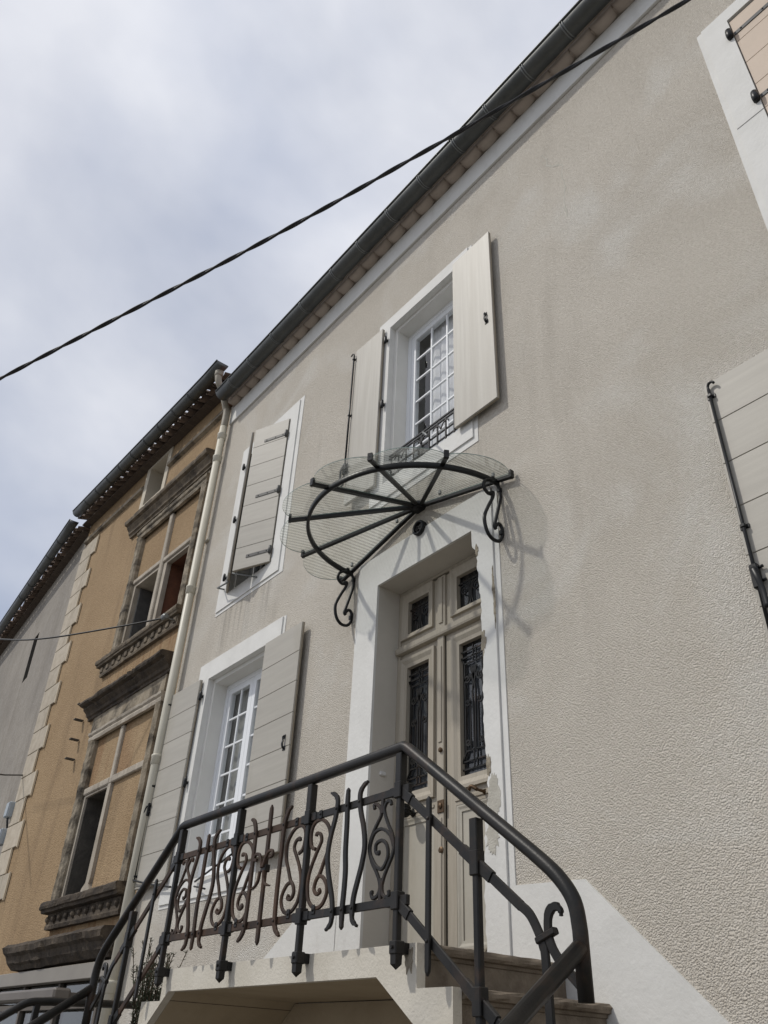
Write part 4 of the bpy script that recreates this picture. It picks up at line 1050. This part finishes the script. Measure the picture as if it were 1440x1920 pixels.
# scrolls each side of the two middle posts
SCA = [(0.074, 2.536), (0.036, 2.556), (0.022, 2.622), (0.047, 2.672), (0.106, 2.684), (0.164, 2.657), (0.203, 2.602), (0.2, 2.53), (0.165, 2.463), (0.134, 2.406), (0.103, 2.377), (0.091, 2.337), (0.118, 2.311), (0.147, 2.319), (0.137, 2.332)]
SCB = [(0.072, 2.602), (0.079, 2.616), (0.113, 2.606), (0.127, 2.574), (0.109, 2.543), (0.086, 2.512), (0.05, 2.454), (0.030, 2.4), (0.030, 2.339), (0.053, 2.281), (0.11, 2.246), (0.17, 2.254), (0.206, 2.298), (0.204, 2.343), (0.168, 2.384), (0.136, 2.396)]
for px_ in (PX[1], PX[2]):
    for s_ in (-1, 1):
        a = iron('scroll', [(px_ + s_ * (u + .006), z) for u, z in SCA], .019, .015)
        iron('scroll_strand', [(px_ + s_ * (u + .006), z) for u, z in SCB], .019, .0144, parent=a)
        for z in (T0 - .004, B0 + .02): MB().box(px_ + s_ * .118 - .015, px_ + s_ * .118 + .015, RY - .013, RY - .008, z, z + .045, .002).obj('scroll_tab', 'iron', a)
        rivet(px_ + s_ * .118, T0 + .02, a, RY - .013); rivet(px_ + s_ * .118, B0 + .04, a, RY - .013)
# wavy hooked bars and spears in the outer bays
WAV = [(0.07, 2.80), (0.103, 2.787), (0.13, 2.757), (0.131, 2.711), (0.117, 2.651), (0.088, 2.573), (0.073, 2.487), (0.088, 2.407), (0.114, 2.337), (0.14, 2.267), (0.148, 2.206), (0.142, 2.159), (0.104, 2.133)]
SPRp = [(0.223, 2.80), (0.222, 2.716), (0.228, 2.623), (0.23, 2.487), (0.24, 2.39), (0.238, 2.30), (0.232, 2.215), (0.235, 2.125)]
def fy(dx): return RY - .015
def hooked(pts, wd=.029): 
    o = iron('hooked_bar', pts, wd, .016, 5, None, [(.45, 1), (.8, 1), (1, 1), (1, 1), (1, 1), (1, 1), (1, 1), (1, 1), (1, 1), (1, 1), (1, 1), (.8, 1), (.45, 1)], RY - .016)
    return o
def spear(pts, wd=.030):
    o = iron('spear_bar', pts, wd, .016, 5, None, [(.12, .5), (.8, 1), (1, 1)] + [(1, 1)] * 18 + [(1, 1), (.8, 1), (.12, .5)], RY - .016)
    return o
def bay_outer(xa, s_):
    """xa: origin such that local u runs towards the corner post"""
    L = [(xa + s_ * u, z) for u, z in WAV]
    a = hooked(L); rivet(L[3][0], 2.709, a, RY - .024); rivet(L[10][0], 2.213, a, RY - .024)
    Rr_ = [(xa + s_ * (0.463 - u), z) for u, z in WAV]
    b = hooked(Rr_); rivet(Rr_[3][0], 2.709, b, RY - .024); rivet(Rr_[10][0], 2.213, b, RY - .024)
    S = [(xa + s_ * u, z) for u, z in SPRp]; c = spear(S); rivet(S[1][0], 2.709, c, RY - .024); rivet(S[6][0], 2.213, c, RY - .024)
    # lozenge panel
    LZL = [(0.435, 2.657), (0.43, 2.675), (0.449, 2.678), (0.483, 2.651), (0.489, 2.618), (0.464, 2.585), (0.432, 2.544), (0.409, 2.498), (0.408, 2.458), (0.431, 2.406), (0.465, 2.363), (0.494, 2.317), (0.501, 2.279), (0.481, 2.251), (0.448, 2.246), (0.435, 2.269), (0.446, 2.272)]
    LZR = [(0.574, 2.654), (0.565, 2.674), (0.539, 2.674), (0.521, 2.649), (0.527, 2.616), (0.557, 2.561), (0.589, 2.512), (0.604, 2.461), (0.594, 2.42), (0.567, 2.38), (0.537, 2.333), (0.522, 2.293), (0.528, 2.259), (0.55, 2.241), (0.575, 2.246), (0.574, 2.267)]
    ARC = [(0.425, 2.433), (0.414, 2.479), (0.444, 2.538), (0.505, 2.551), (0.567, 2.515), (0.595, 2.463)]
    SPI = [(0.425, 2.433), (0.463, 2.389), (0.506, 2.367), (0.534, 2.38), (0.558, 2.42), (0.547, 2.469), (0.508, 2.497), (0.464, 2.486), (0.462, 2.45), (0.486, 2.439), (0.485, 2.452)]
    z_ = iron('lozenge', [(xa + s_ * (u + .004), z) for u, z in LZL], .017, .015)
    iron('lozenge_strand', [(xa + s_ * (u - .002), z) for u, z in LZR], .017, .0142, parent=z_)
    iron('lozenge_arc', [(xa + s_ * u, z) for u, z in ARC], .016, .0136, parent=z_)
    iron('lozenge_spiral', [(xa + s_ * u, z) for u, z in SPI], .017, .0148, parent=z_)
    iron('lozenge_stem', [(xa + s_ * .505, 2.715), (xa + s_ * .505, 2.625)], .022, .0162, 0, z_)
    iron('lozenge_stem', [(xa + s_ * .511, 2.325), (xa + s_ * .511, 2.20)], .022, .0162, 0, z_)
bay_outer(-3.76, 1)
bay_outer(-4.85, -1)
# middle bay: hooked uprights and a long spear with a leaf knot
for s_ in (-1, 1):
    pts = [(-4.305 + s_ * u, z) for u, z in [(0.225, 2.80), (0.19, 2.782), (0.16, 2.712), (0.155, 2.571), (0.152, 2.391), (0.158, 2.222), (0.178, 2.168), (0.218, 2.137)]]
    o = hooked(pts); rivet(pts[2][0], 2.709, o, RY - .024); rivet(pts[5][0], 2.213, o, RY - .024)
sp = spear([(-4.31, 2.85), (-4.308, 2.707), (-4.306, 2.5), (-4.306, 2.35), (-4.305, 2.22), (-4.304, 2.105)])
rivet(-4.308, 2.709, sp, RY - .024); rivet(-4.305, 2.213, sp, RY - .024)
MB().box(-4.335, -4.281, RY - .034, RY + .002, 2.475, 2.515, .004).obj('leaf_knot', 'iron', sp)
for s_ in (-1, 1):
    iron('leaf', [(-4.308 + s_ * .006, 2.50), (-4.308 + s_ * .022, 2.54), (-4.308 + s_ * .05, 2.574), (-4.308 + s_ * .09, 2.577), (-4.308 + s_ * .10, 2.552), (-4.308 + s_ * .07, 2.545)], .018, .016, 5, sp, None, RY - .036)
    iron('leaf', [(-4.308 + s_ * .022, 2.48), (-4.308 + s_ * .03, 2.432), (-4.308 + s_ * .06, 2.403), (-4.308 + s_ * .10, 2.393)], .018, .016, 5, sp, [(1, 1), (1, 1), (.7, 1), (.4, 1)], RY - .036)
# sloping flights
def flight(x0_, s_, p2, spearx):
    k = .775
    def zz(dx, z_): return z_ - k * dx
    X = lambda dx: x0_ + s_ * dx
    # mid rail, bending down into a foot bar with a curl
    iron('sloping_rail', [(X(.02), zz(.02, 2.715)), (X(.76), zz(.76, 2.715))] , .04, .016, 0)
    P = [(X(.755), zz(.755, 2.715)), (X(.80), zz(.80, 2.715)), (X(.835), 2.04), (X(.858), 1.985), (X(.868), 1.90), (X(.874), 1.40)]
    iron('bent_bar', P, .036, .0165, 5)
    P = [(X(.955), 2.075), (X(.952), 2.098), (X(.93), 2.11), (X(.90), 2.095), (X(.888), 2.055), (X(.892), 2.0), (X(.93), 1.935), (X(1.03), 1.84)]
    iron('curl', P, .034, .0168, 5, None, [(.3, .8), (.6, 1), (.9, 1), (1.1, 1), (1, 1), (1, 1), (1, 1), (1, 1)])
    MB().sweep([(X(.835), RY - .002, 2.0), (X(.925), RY - .002, 2.03)], crect(.024, .03, .004), UPY).obj('curl_clamp', 'iron', ra)
    iron('sloping_rail', [(X(.02), zz(.02, 2.215)), (X(.98), zz(.98, 2.215))], .04, .016, 0)
    # intermediate post
    xx = X(p2); zt = zz(p2, HZr) - .02
    q = MB().box(xx - .0165, xx + .0165, RY - .0165, RY + .0165, 1.30, zt, .005).obj('post', 'iron', ra)
    MB().box(xx - .023, xx + .023, RY - .023, RY + .023, zt - .15, zt, .004).obj('post_collar', 'iron', q)
    for zc in (zz(p2, 2.715), zz(p2, 2.215)):
        MB().box(xx - .025, xx + .025, RY - .025, RY + .025, zc - .05, zc + .05, .004).obj('rail_collar', 'iron', q)
        MB().sweep([(xx - s_ * .085, RY, zc + k * .085), (xx + s_ * .085, RY, zc - k * .085)], crect(.048, .026, .004), UPY).obj('rail_sleeve', 'iron', q)
    for zc in (2.715, 2.215):
        MB().sweep([(X(.0), RY, zc), (X(.085), RY, zc - k * .085)], crect(.048, .026, .004), UPY).obj('rail_sleeve', 'iron', ra)
    xx = X(spearx)
    zc = zz(spearx, 2.715)
    s = spear([(xx, zc + .10), (xx, zc), (xx, zc - .25), (xx, zz(spearx, 2.215)), (xx, zz(spearx, 2.215) - .13)])
    rivet(xx, zc, s, RY - .024); rivet(xx, zz(spearx, 2.215), s, RY - .024)
flight(PX[3], 1, .52, .23)
flight(PX[0], -1, .60, .27)

# rosemary in a pot on the stairs
SBX, SBY, SBZ = -6.47, -0.66, LZ - rise * 4
pl = root('potted_shrub', (SBX, SBY, SBZ), 'dark needle-leaved potted shrub on the left stairs behind the railing', 'plant')
MB().lathe([(.11, 0), (.15, .24), (.165, .24), (.165, .28), (.14, .28), (.135, .24)], (SBX, SBY, SBZ), 'z', 18).obj('pot', 'pot', pl, True)
lv = MB(); stm = MB()
for i in range(60):
    a = rnd.uniform(0, 6.28); tilt = rnd.uniform(.02, .30); L = rnd.uniform(.32, .74)
    b = Vector((SBX + rnd.uniform(-.08, .08), SBY + rnd.uniform(-.08, .08), SBZ + .24))
    d = Vector((math.cos(a) * tilt + .10, math.sin(a) * tilt, 1)).normalized()
    stm.sweep([b, b + d * L * .5 + Vector((0, 0, .01)), b + d * L], circ(.003, 4), Vector((1, 0, 0)))
    for k in range(75):
        t = rnd.uniform(.05, 1); p = b + d * (L * t)
        n = Vector((rnd.uniform(-1, 1), rnd.uniform(-1, 1), rnd.uniform(.1, 1.0))).normalized() * rnd.uniform(.02, .045)
        s_ = n.cross(Vector((rnd.uniform(-1, 1), rnd.uniform(-1, 1), rnd.uniform(-1, 1)))).normalized() * .0042
        lv.add([p - s_, p + s_, p + n], [(0, 1, 2)])
lv.obj('foliage', 'leaf', pl); stm.obj('stem', 'stem', pl)

# ================================================================== DOWNPIPE (of the ochre house, beside the new one)
PXp = -8.60; PYp = -0.095
dp = root('downpipe', (PXp, PYp, 0), 'cream rainwater downpipe between the ochre house and the roughcast house', 'downpipe')
tube('pipe_shaft', [(PXp - .02, PYp, 0.0), (PXp, PYp, 9.12)], .052, 'pipe', dp, 16)
for z in (8.93, 8.52, 6.42, 4.28, 2.1):
    MB().lathe([(.053, -.05), (.062, -.045), (.062, .03), (.066, .035), (.066, .055), (.056, .06)], (PXp - .02 * (1 - z / 9.1), PYp, z), 'z', 16).obj('pipe_socket', 'pipe', dp, True)
el = spline([(PXp, PYp, 9.10), (PXp, PYp, 9.40), (PXp - .01, PYp - .03, 9.50), (PXp + .01, -.22, 9.72), (PXp + .02, -.31, 9.84), (PXp + .02, -.34, 9.94), (PXp + .02, -.34, 10.06)], 6)
MB().sweep(el, circ(.05, 14), Vector((1, 0, 0))).obj('swan_neck', 'oldpipe', dp, True)
MB().lathe([(.052, -.04), (.062, -.03), (.066, .06), (.058, .07)], (PXp + .02, -.34, 10.0), 'z', 16).obj('outlet_collar', 'oldpipe', dp, True)
for z in (7.2, 5.0, 3.0): MB().box(PXp - .06, PXp + .06, -.03, .0, z - .012, z + .012, .003).obj('pipe_clip', 'pipe', dp)

# ================================================================== OCHRE HOUSE
oh = root('ochre_house', (-11.4, 4.0, 0), 'weathered ochre house with carved stone windows and pale quoins', 'house')
OX0, OX1 = -14.15, -8.69
OY = 0.01
WU = (-11.06, -9.12, 6.36, 8.38); WL = (-11.06, -9.14, 3.07, 5.10); AT = (-11.42, -10.76, 9.20, 10.0); SH = (-14.0, -8.75, 0.0, 2.21)
m_ = MB(); wall_grid(m_, OX0, OX1, 0, 10.10, [WU, WL, AT, SH], OY)
m_.add([(OX0, OY, 0), (OX0, 8, 0), (OX0, 8, 10.10), (OX0, OY, 10.10)], [(0, 1, 2, 3)])
m_.add([(OX1, OY, 0), (OX1, 8, 0), (OX1, 8, 10.10), (OX1, OY, 10.10)], [(0, 1, 2, 3)])
m_.add([(OX0, 8, 0), (OX1, 8, 0), (OX1, 8, 10.10), (OX0, 8, 10.10)], [(0, 1, 2, 3)])
for u in (OX0, OX1): m_.add([(u, OY, 10.10), (u, 8, 10.10), (u, 8, 12.3)], [(0, 1, 2)])
m_.add([(OX0, 8, 10.10), (OX1, 8, 10.10), (OX1, 8, 12.3), (OX0, 8, 12.3)], [(0, 1, 2, 3)])
m_.obj('wall', 'orange', oh, f=OM)
# attic opening
m_ = MB(); ring(m_, (AT[0] - .14, AT[1] + .12, AT[2] - .14, 10.05), (AT[0], AT[1], AT[2], 9.99), -.012, .30); m_.obj('attic_surround', 'cream', oh, f=OM)
room_box('attic_room', AT[0] - .02, AT[1] + .02, .3, 2.0, AT[2] - .1, 9.95, 'void', oh, f=OM)
# string course below the eaves
MB().prism([(-.05, 9.60), (-.055, 9.66), (-.02, 9.70), (OY, 9.70), (OY, 9.585)], OX0 + .05, -11.57, 'x').obj('string_course', 'old_stone', oh, f=OM)
MB().prism([(-.05, 9.60), (-.055, 9.66), (-.02, 9.70), (OY, 9.70), (OY, 9.585)], -10.63, OX1 - .02, 'x').obj('string_course', 'old_stone', oh, f=OM)
def moulded(name, prof_, xa, xb, mt, jit=.006, seed=3, step_=.05, parent=None, ret=True):
    """a carved moulding run along x with worn edges; prof_: (y,z)"""
    r_ = random.Random(seed); n = max(3, int((xb - xa) / step_)); k = len(prof_); v = []; f = []
    m = max(2, int((xb - xa) / .22)); kn = [[r_.uniform(-1, 1) for _ in range(m + 2)] for _ in range(4)]
    def lf(c, i):
        t = i / n * m; q = int(t); w = t - q; w = w * w * (3 - 2 * w); return kn[c][q] * (1 - w) + kn[c][q + 1] * w
    for i in range(n + 1):
        x = xa + (xb - xa) * i / n
        chip = jit * 2.5 if r_.random() < .06 else 0
        for j, (y, z) in enumerate(prof_):
            e = 1.0 if 0 < j < k - 1 else 0.0
            lowf = lf(j % 4, i) * jit * 1.1
            v.append((x, min(OY, y + e * (lowf + r_.uniform(-jit, jit) * .25 + chip * (j > k - 5))), z + e * (lf(3, i) * jit + r_.uniform(-jit, jit) * .25)))
    for i in range(n):
        for j in range(k): f.append((i * k + j, i * k + (j + 1) % k, (i + 1) * k + (j + 1) % k, (i + 1) * k + j))
    f += [tuple(range(k)), tuple(n * k + j for j in range(k))]
    return mk(name, v, f, mt, parent or oh, False, OM)
def cornice_prof(z0, z1, d):
    h = z1 - z0
    return [(OY, z0), (-.03, z0), (-.035, z0 + .15 * h), (-.06, z0 + .2 * h), (-.07, z0 + .38 * h), (-d * .62, z0 + .55 * h), (-d * .66, z0 + .66 * h), (-d * .92, z0 + .70 * h), (-d, z0 + .80 * h), (-d, z0 + .93 * h), (-d * .9, z1), (OY, z1 + .02)]
# upper window
moulded('window_cornice', cornice_prof(8.62, 8.90, .17), -11.62, -8.90, 'dark_stone', .005, 5)
moulded('lintel_moulding', [(OY, 8.38), (-.035, 8.38), (-.045, 8.42), (-.03, 8.46), (-.055, 8.48), (-.06, 8.53), (OY, 8.55)], -11.22, -8.97, 'old_stone', .004, 6)
moulded('frieze_block', [(OY, 8.55), (-.012, 8.55), (-.012, 8.62), (OY, 8.62)], -11.2, -8.98, 'old_stone', .002, 7)
def jamb(x, w, za, zb, mt, seed, jit=.008, d=.05):
    r_ = random.Random(seed); n = int((zb - za) / .06); v = []; f = []
    sec = [(-w / 2, OY), (-w / 2, -d * .6), (-w * .25, -d), (-w * .05, -d * .75), (w * .1, -d), (w * .35, -d * .8), (w / 2, -d * .2), (w / 2, .10)]
    k = len(sec)
    for i in range(n + 1):
        z = za + (zb - za) * i / n; b = jit * (.6 * math.sin(z * 7 + seed) + .5 * math.sin(z * 17 + 2 * seed)) + r_.uniform(-jit, jit) * (1.6 if r_.random() < .12 else .35)
        for j, (a, y) in enumerate(sec): v.append((x + a + (b if j < 5 else b * .3), min(OY if j == 0 else .1, y + (r_.uniform(-jit, jit) * .4 if 0 < j < k - 1 else 0)), z))
    for i in range(n):
        for j in range(k - 1): f.append((i * k + j, i * k + j + 1, (i + 1) * k + j + 1, (i + 1) * k + j))
    f += [tuple(range(k)), tuple(n * k + j for j in range(k))]
    return mk('window_jamb', v, f, mt, oh, False, OM)
jamb(-11.12, .15, 6.36, 8.38, 'old_stone', 11, .009); jamb(-9.06, -.14, 6.36, 8.38, 'old_stone', 12, .006)
# cross of mullion and transom, and the stucco infill behind
box('mullion', -10.13, -10.03, -.005, .12, 6.362, 8.379, 'pale_stone', oh, .012, OM)
box('transom', -11.04, -10.131, 0.0, .12, 7.52, 7.60, 'pale_stone', oh, .012, OM); box('transom', -10.029, -9.13, 0.0, .12, 7.50, 7.58, 'pale_stone', oh, .012, OM)
box('infill_panel', -11.12, -10.131, .045, .11, 7.601, 8.45, 'orange', oh, 0, OM); box('infill_panel', -10.029, -9.05, .045, .11, 7.581, 8.45, 'orange', oh, 0, OM)
m_ = MB(); ring(m_, (-11.05, -10.132, 6.362, 7.518), (-10.97, -10.19, 6.375, 7.47), .03, .45); m_.obj('window_reveal', 'pale_stone', oh, f=OM)
m_ = MB(); ring(m_, (-10.028, -9.13, 6.362, 7.498), (-9.93, -9.19, 6.375, 7.46), .03, .10); m_.obj('window_reveal', 'pale_stone', oh, f=OM)
room_box('void_room', -11.0, -10.16, .45, 1.4, 6.3, 7.6, 'void', oh, f=OM)
m_ = MB().add([(-9.95, .1, 6.33), (-9.95, .55, 6.33), (-9.95, .55, 7.49), (-9.95, .1, 7.49)], [(0, 1, 2, 3)]).add([(-9.95, .1, 7.48), (-9.95, .55, 7.48), (-9.14, .55, 7.48), (-9.14, .1, 7.48)], [(0, 1, 2, 3)])
m_.obj('bricked_reveal', 'redwall', oh, f=OM)
mk('bricked_back', [(-9.95, .55, 6.33), (-9.14, .55, 6.33), (-9.14, .55, 7.49), (-9.95, .55, 7.49)], [(0, 1, 2, 3)], 'void', oh, f=OM)
mk('bricked_reveal', [(-9.40, .549, 6.33), (-9.14, .12, 6.33), (-9.14, .12, 7.48), (-9.40, .549, 7.48)], [(0, 1, 2, 3)], 'redwall', oh, f=OM)
box('window_shutter', -10.955, -10.93, .10, .42, 6.38, 7.46, 'hinge', oh, .004, OM)
def sill(za, zb, xa, xb, mt, seed, d=.15, egg=False):
    h = zb - za
    moulded('window_sill', [(OY, zb - .42 * h), (-d * .75, zb - .40 * h), (-d * .8, zb - .30 * h), (-d * .95, zb - .27 * h), (-d, zb - .18 * h), (-d, zb - .06 * h), (-d * .9, zb), (OY, zb + .01)], xa, xb, mt, .005, seed)
    moulded('sill_frieze', [(OY, za), (-d * .35, za), (-d * .42, za + .12 * h), (-d * .36, za + .18 * h), (-d * .34, zb - .42 * h), (OY, zb - .41 * h)], xa + .08, xb - .04, mt, .004, seed + 1)
    n = int((xb - xa - .25) / .20)
    for i in range(n + 1):
        x = xa + .14 + i * (xb - xa - .25) / n
        if egg:
            MB().lathe([(.004, -.045), (.030, -.026), (.042, 0), (.034, .024), (.01, .04)], (x, -d * .34, za + .36 * h), 'z', 10).obj('egg_ornament', mt, oh, True, OM)
        else:
            MB().box(x - .045, x + .045, -d * .52, -d * .30, za + .20 * h, zb - .46 * h, .008).obj('dentil', mt, oh, False, OM)
sill(6.10, 6.36, -11.50, -8.93, 'dark_stone', 21, .12)
# lower window
moulded('window_cornice', cornice_prof(5.46, 5.70, .20), -11.50, -8.92, 'black_stone', .008, 31)
moulded('frieze_block', [(OY, 5.22), (-.014, 5.22), (-.014, 5.46), (OY, 5.46)], -11.30, -9.02, 'old_stone', .002, 32)
moulded('lintel_moulding', [(OY, 5.10), (-.035, 5.10), (-.045, 5.14), (-.03, 5.17), (-.055, 5.19), (-.06, 5.22), (OY, 5.23)], -11.24, -8.99, 'pale_stone', .004, 33)
jamb(-11.12, .17, 3.09, 5.10, 'old_stone', 34, .013, .055); jamb(-9.08, -.14, 3.09, 5.10, 'old_stone', 35, .008)
box('mullion', -10.22, -10.13, 0.0, .12, 4.36, 5.098, 'pale_stone', oh, .012, OM)
MB().prism([(-10.22, 4.359), (-10.13, 4.359), (-10.12, 3.26), (-10.14, 3.20), (-10.08, 3.13), (-10.08, 3.08), (-10.36, 3.08), (-10.33, 3.16), (-10.24, 3.22)], 0.0, .12).obj('mullion', 'pale_stone', oh, f=OM)
box('transom', -11.04, -10.221, -.004, .12, 4.36, 4.45, 'pale_stone', oh, .012, OM); box('transom', -10.129, -9.16, -.004, .12, 4.36, 4.45, 'pale_stone', oh, .012, OM)
box('infill_panel', -11.12, -10.221, .04, .11, 4.451, 5.16, 'orange_panel', oh, 0, OM); box('infill_panel', -10.129, -9.08, .04, .11, 4.451, 5.16, 'orange_panel', oh, 0, OM)
box('infill_panel', -10.119, -9.08, .04, .11, 3.0, 4.359, 'orange', oh, 0, OM)
m_ = MB(); ring(m_, (-11.05, -10.235, 3.072, 4.359), (-10.97, -10.26, 3.08, 4.33), .05, .5); m_.obj('window_reveal', 'void', oh, f=OM)
m_ = MB(); ring(m_, (-11.05, -10.24, 3.075, 4.357), (-10.985, -10.255, 3.085, 4.335), .02, .049); m_.obj('window_frame', 'pale_stone', oh, f=OM)
room_box('void_room', -11.0, -10.24, .5, 1.4, 3.0, 4.4, 'void', oh, f=OM)
sill(2.77, 3.07, -11.20, -8.86, 'black_stone', 41, .17, True)
# ground floor hood and shopfront
moulded('door_hood', [(OY, 2.37), (-.10, 2.37), (-.14, 2.42), (-.17, 2.44), (-.19, 2.51), (-.24, 2.54), (-.26, 2.60), (-.22, 2.64), (OY, 2.66)], -11.95, -8.80, 'black_stone', .010, 51)
box('fascia_beam', -14.05, -8.74, -.10, .02, 2.20, 2.345, 'alu', oh, .006, OM)
sh = box('shop_glazing', -14.0, -8.76, .06, .075, 0.05, 2.2, 'shopglass', oh, 0, OM)
for x in (-13.9, -12.8, -11.6, -10.4, -9.2): box('glazing_bar', x - .03, x + .03, .02, .10, 0, 2.199, 'alu_d', sh, .004, OM)
for z in (1.98, 0.9): box('glazing_bar', -13.98, -8.77, .025, .095, z - .03, z + .03, 'alu_d', sh, .004, OM)
box('awning_cassette', -13.6, -8.85, -.55, -.38, 1.98, 2.08, 'alu_d', oh, .02, OM)
for x in (-13.2, -11.0, -9.1): box('awning_bracket', x - .03, x + .03, -.38, .02, 2.0, 2.06, 'alu_d', oh, .004, OM)
room_box('shop_room', -13.98, -8.78, .2, 4, 0, 2.3, 'redwall', oh, f=OM)
# quoins
k = 0; z = 9.51
while z > .2:
    long_ = k % 2 == 0; zb = z - .3625
    xr = -13.40 if long_ else -13.63
    MB().box(OX0 + .004, xr, -.022, .005, zb + .005, z - .005, .006).obj('quoin', 'quoin', oh, f=OM)
    MB().box(xr + .001, xr + .022, -.026, .004, zb - .018 if long_ else zb + .006, z + .004, .003).obj('quoin_border', 'quoin_edge', oh, f=OM)
    z = zb; k += 1
# iron stubs and a hook left in the wall
for x, z in ((-11.80, 5.78), (-11.80, 5.55), (-11.78, 5.26), (-11.76, 4.98)):
    MB().box(x - .035, x + .035, -.13, .0, z - .010, z + .010, .003).obj('iron_stub', 'void', oh, f=OM)
# eaves
def eave(parent, x0_, x1_, zc, mt, f, over=.46, pitch=.22):
    box('eave_board', x0_, x1_, -over + .09, .0, zc - .03, zc + .0, 'old_wood', parent, 0, f)
    n = int((x1_ - x0_) / pitch)
    for i in range(n):
        x = x0_ + pitch * (i + .5)
        for up in (True, False):
            rad = .082; m_ = MB(); q = 8; y0_ = -over - (.03 if up else .0) + rnd.uniform(-.02, .02); xo = x + (0 if up else pitch / 2)
            zb = zc + (.065 if up else .085) + rnd.uniform(-.008, .008)
            for a in range(q + 1):
                an = math.pi * a / q; s_ = 1 if up else -1
                for yy in (y0_, .35):
                    for r2 in (rad, rad - .014): m_.v.append((xo - r2 * math.cos(an), yy, zb + .28 * (yy - y0_) + s_ * r2 * math.sin(an) * .8))
            for a in range(q):
                o = 4 * a; p = o + 4
                m_.f += [(o, o + 2, p + 2, p), (o + 1, o + 3, p + 3, p + 1), (o, o + 1, p + 1, p), (o + 2, o + 3, p + 3, p + 2)]
            m_.obj('roof_tile', mt, parent, True, f)
    MB().add([(x0_, .1, zc + .20), (x1_, .1, zc + .20), (x1_, 8, zc + 2.3), (x0_, 8, zc + 2.3)], [(0, 1, 2, 3)]).obj('roof', mt, parent, f=f)
eave(oh, OX0 - .05, OX1 + .02, 10.06, 'tile_old', OM, over=.235)
gutter(oh, OX0 + .16, OX1 + .22, -.36, 10.14, .095, 'zinc', [-13.4, -12.9, -12.4, -11.9, -11.4, -10.9, -10.4, -9.9, -9.4], f=OM, bright='zinc')

# ================================================================== GREY HOUSE (the street bends away)
gh = root('grey_house', (-18, 4.0, 0), 'plain grey-brown rendered house with a narrow slit window', 'house')
ANG = R(4.5)
def GM(p):
    """local: x = distance along the facade to the left (negative), y out of plane, z"""
    x, y, z = p; u = OX0 - .01 - x
    q = (OX0 - .01 - u * math.cos(ANG) + y * math.sin(ANG), .03 + u * math.sin(ANG) + y * math.cos(ANG), z)
    return OM(q)
GX0, GX1 = -27.0, OX0 - .01
slit = (-16.95, -16.55, 7.70, 8.72)
m_ = MB(); wall_grid(m_, GX0, GX1, 0, 9.98, [slit], 0.0)
m_.add([(GX0, 0, 0), (GX0, 8, 0), (GX0, 8, 9.98), (GX0, 0, 9.98)], [(0, 1, 2, 3)])
m_.obj('wall', 'grey_render', gh, f=GM)
room_box('slit_recess', slit[0], slit[1], .0, .4, slit[2], slit[3], 'void', gh, f=GM)
eave(gh, -22.0, GX1 + .02, 9.93, 'tile_old', GM, over=.235)
gutter(gh, -22.0, GX1 + .10, -.37, 10.0, .09, 'zinc', [-14.9, -15.6, -16.3, -17, -17.7], f=GM, bright='zinc')

# small things on the walls
for i, (x, z, lb) in enumerate(((-14.33, 4.74, 'blue-grey plastic junction box, the upper of two beside the quoins'), (-14.36, 4.33, 'blue-grey plastic junction box, the lower of two beside the quoins'))):
    jb = root('junction_box', (x, -.05, z), lb, 'junction box')
    MB().box(x - .085, x + .085, -.10, .02, z - .12, z + .12, .012).obj('case', 'box', jb)
    MB().box(x - .075, x + .075, -.108, -.10, z - .11, z + .11, .004).obj('lid', 'box', jb)
    for dx in (-.03, .02): tube('lead', spline([(x + dx, -.05, z - .12), (x + dx + .005, -.04, z - .18), (x + dx - .01, -.01, z - .27)], 4), .009, 'cable', jb, 6)

# ================================================================== CABLES
def twisted(name, pts, r, pitch, mt, n_sub=40):
    P = spline(pts, n_sub); root_o = None
    L = [0]
    for a, b in zip(P, P[1:]): L.append(L[-1] + (b - a).length)
    m_ = MB()
    for ph in (0, math.pi):
        Q = []
        for p, l, i in zip(P, L, range(len(P))):
            t = (P[min(i + 1, len(P) - 1)] - P[max(i - 1, 0)]).normalized()
            u = t.cross(Vector((0, 0, 1))).normalized(); w = u.cross(t)
            a = 2 * math.pi * l / pitch + ph
            Q.append(p + (u * math.cos(a) + w * math.sin(a)) * r * .62)
        m_.sweep(Q, circ(r, 7), Vector((0, 0, 1)))
    return m_.obj(name, mt, None, True)
CABLE = [(-8.4, -5.45, 3.85), (-4.341, -3.305, 4.951), (-2.813, -2.45, 5.447), (-1.824, -1.927, 5.784), (-0.641, -1.289, 6.246), (1.7, -0.02, 7.2)]
cb = twisted('overhead_cable', CABLE, .0080, .42, 'cable', 70)
tag(cb, 'thick twisted black cable crossing the sky in front of the gutter', 'cable')
an = root('cable_anchor', (-9.02, -.1, 6.17), 'small metal cable anchor at the end of the carved stone sill', 'anchor')
MB().lathe([(.03, -.05), (.045, -.03), (.045, .03), (.03, .05)], (-9.02, -.20, 6.17), 'x', 10).box(-9.03, -9.01, -.20, 0.0, 6.16, 6.18, 0).obj('insulator', 'zinc_lt', an)
tc = MB().sweep(spline([(-9.06, -.20, 6.17), (-9.6, -.62, 6.09), (-10.6, -1.18, 6.10), (-11.73, -1.5, 6.38), (-14.5, -2.0, 7.3)], 12), circ(.011, 6), Vector((0, 0, 1))).obj('service_cable', 'cable', None, True)
tag(tc, 'thin black cable running from the carved stone sill past the quoins', 'cable')
tc = MB().sweep(spline([(-14.30, -.02, 5.30), (-13.95, -.3, 5.17), (-13.72, -.5, 5.09), (-13.0, -1.1, 4.9)], 6), circ(.012, 6), Vector((0, 0, 1))).obj('service_cable', 'cable', None, True)
tag(tc, 'short black cable end fixed at the quoins above the junction boxes', 'cable')
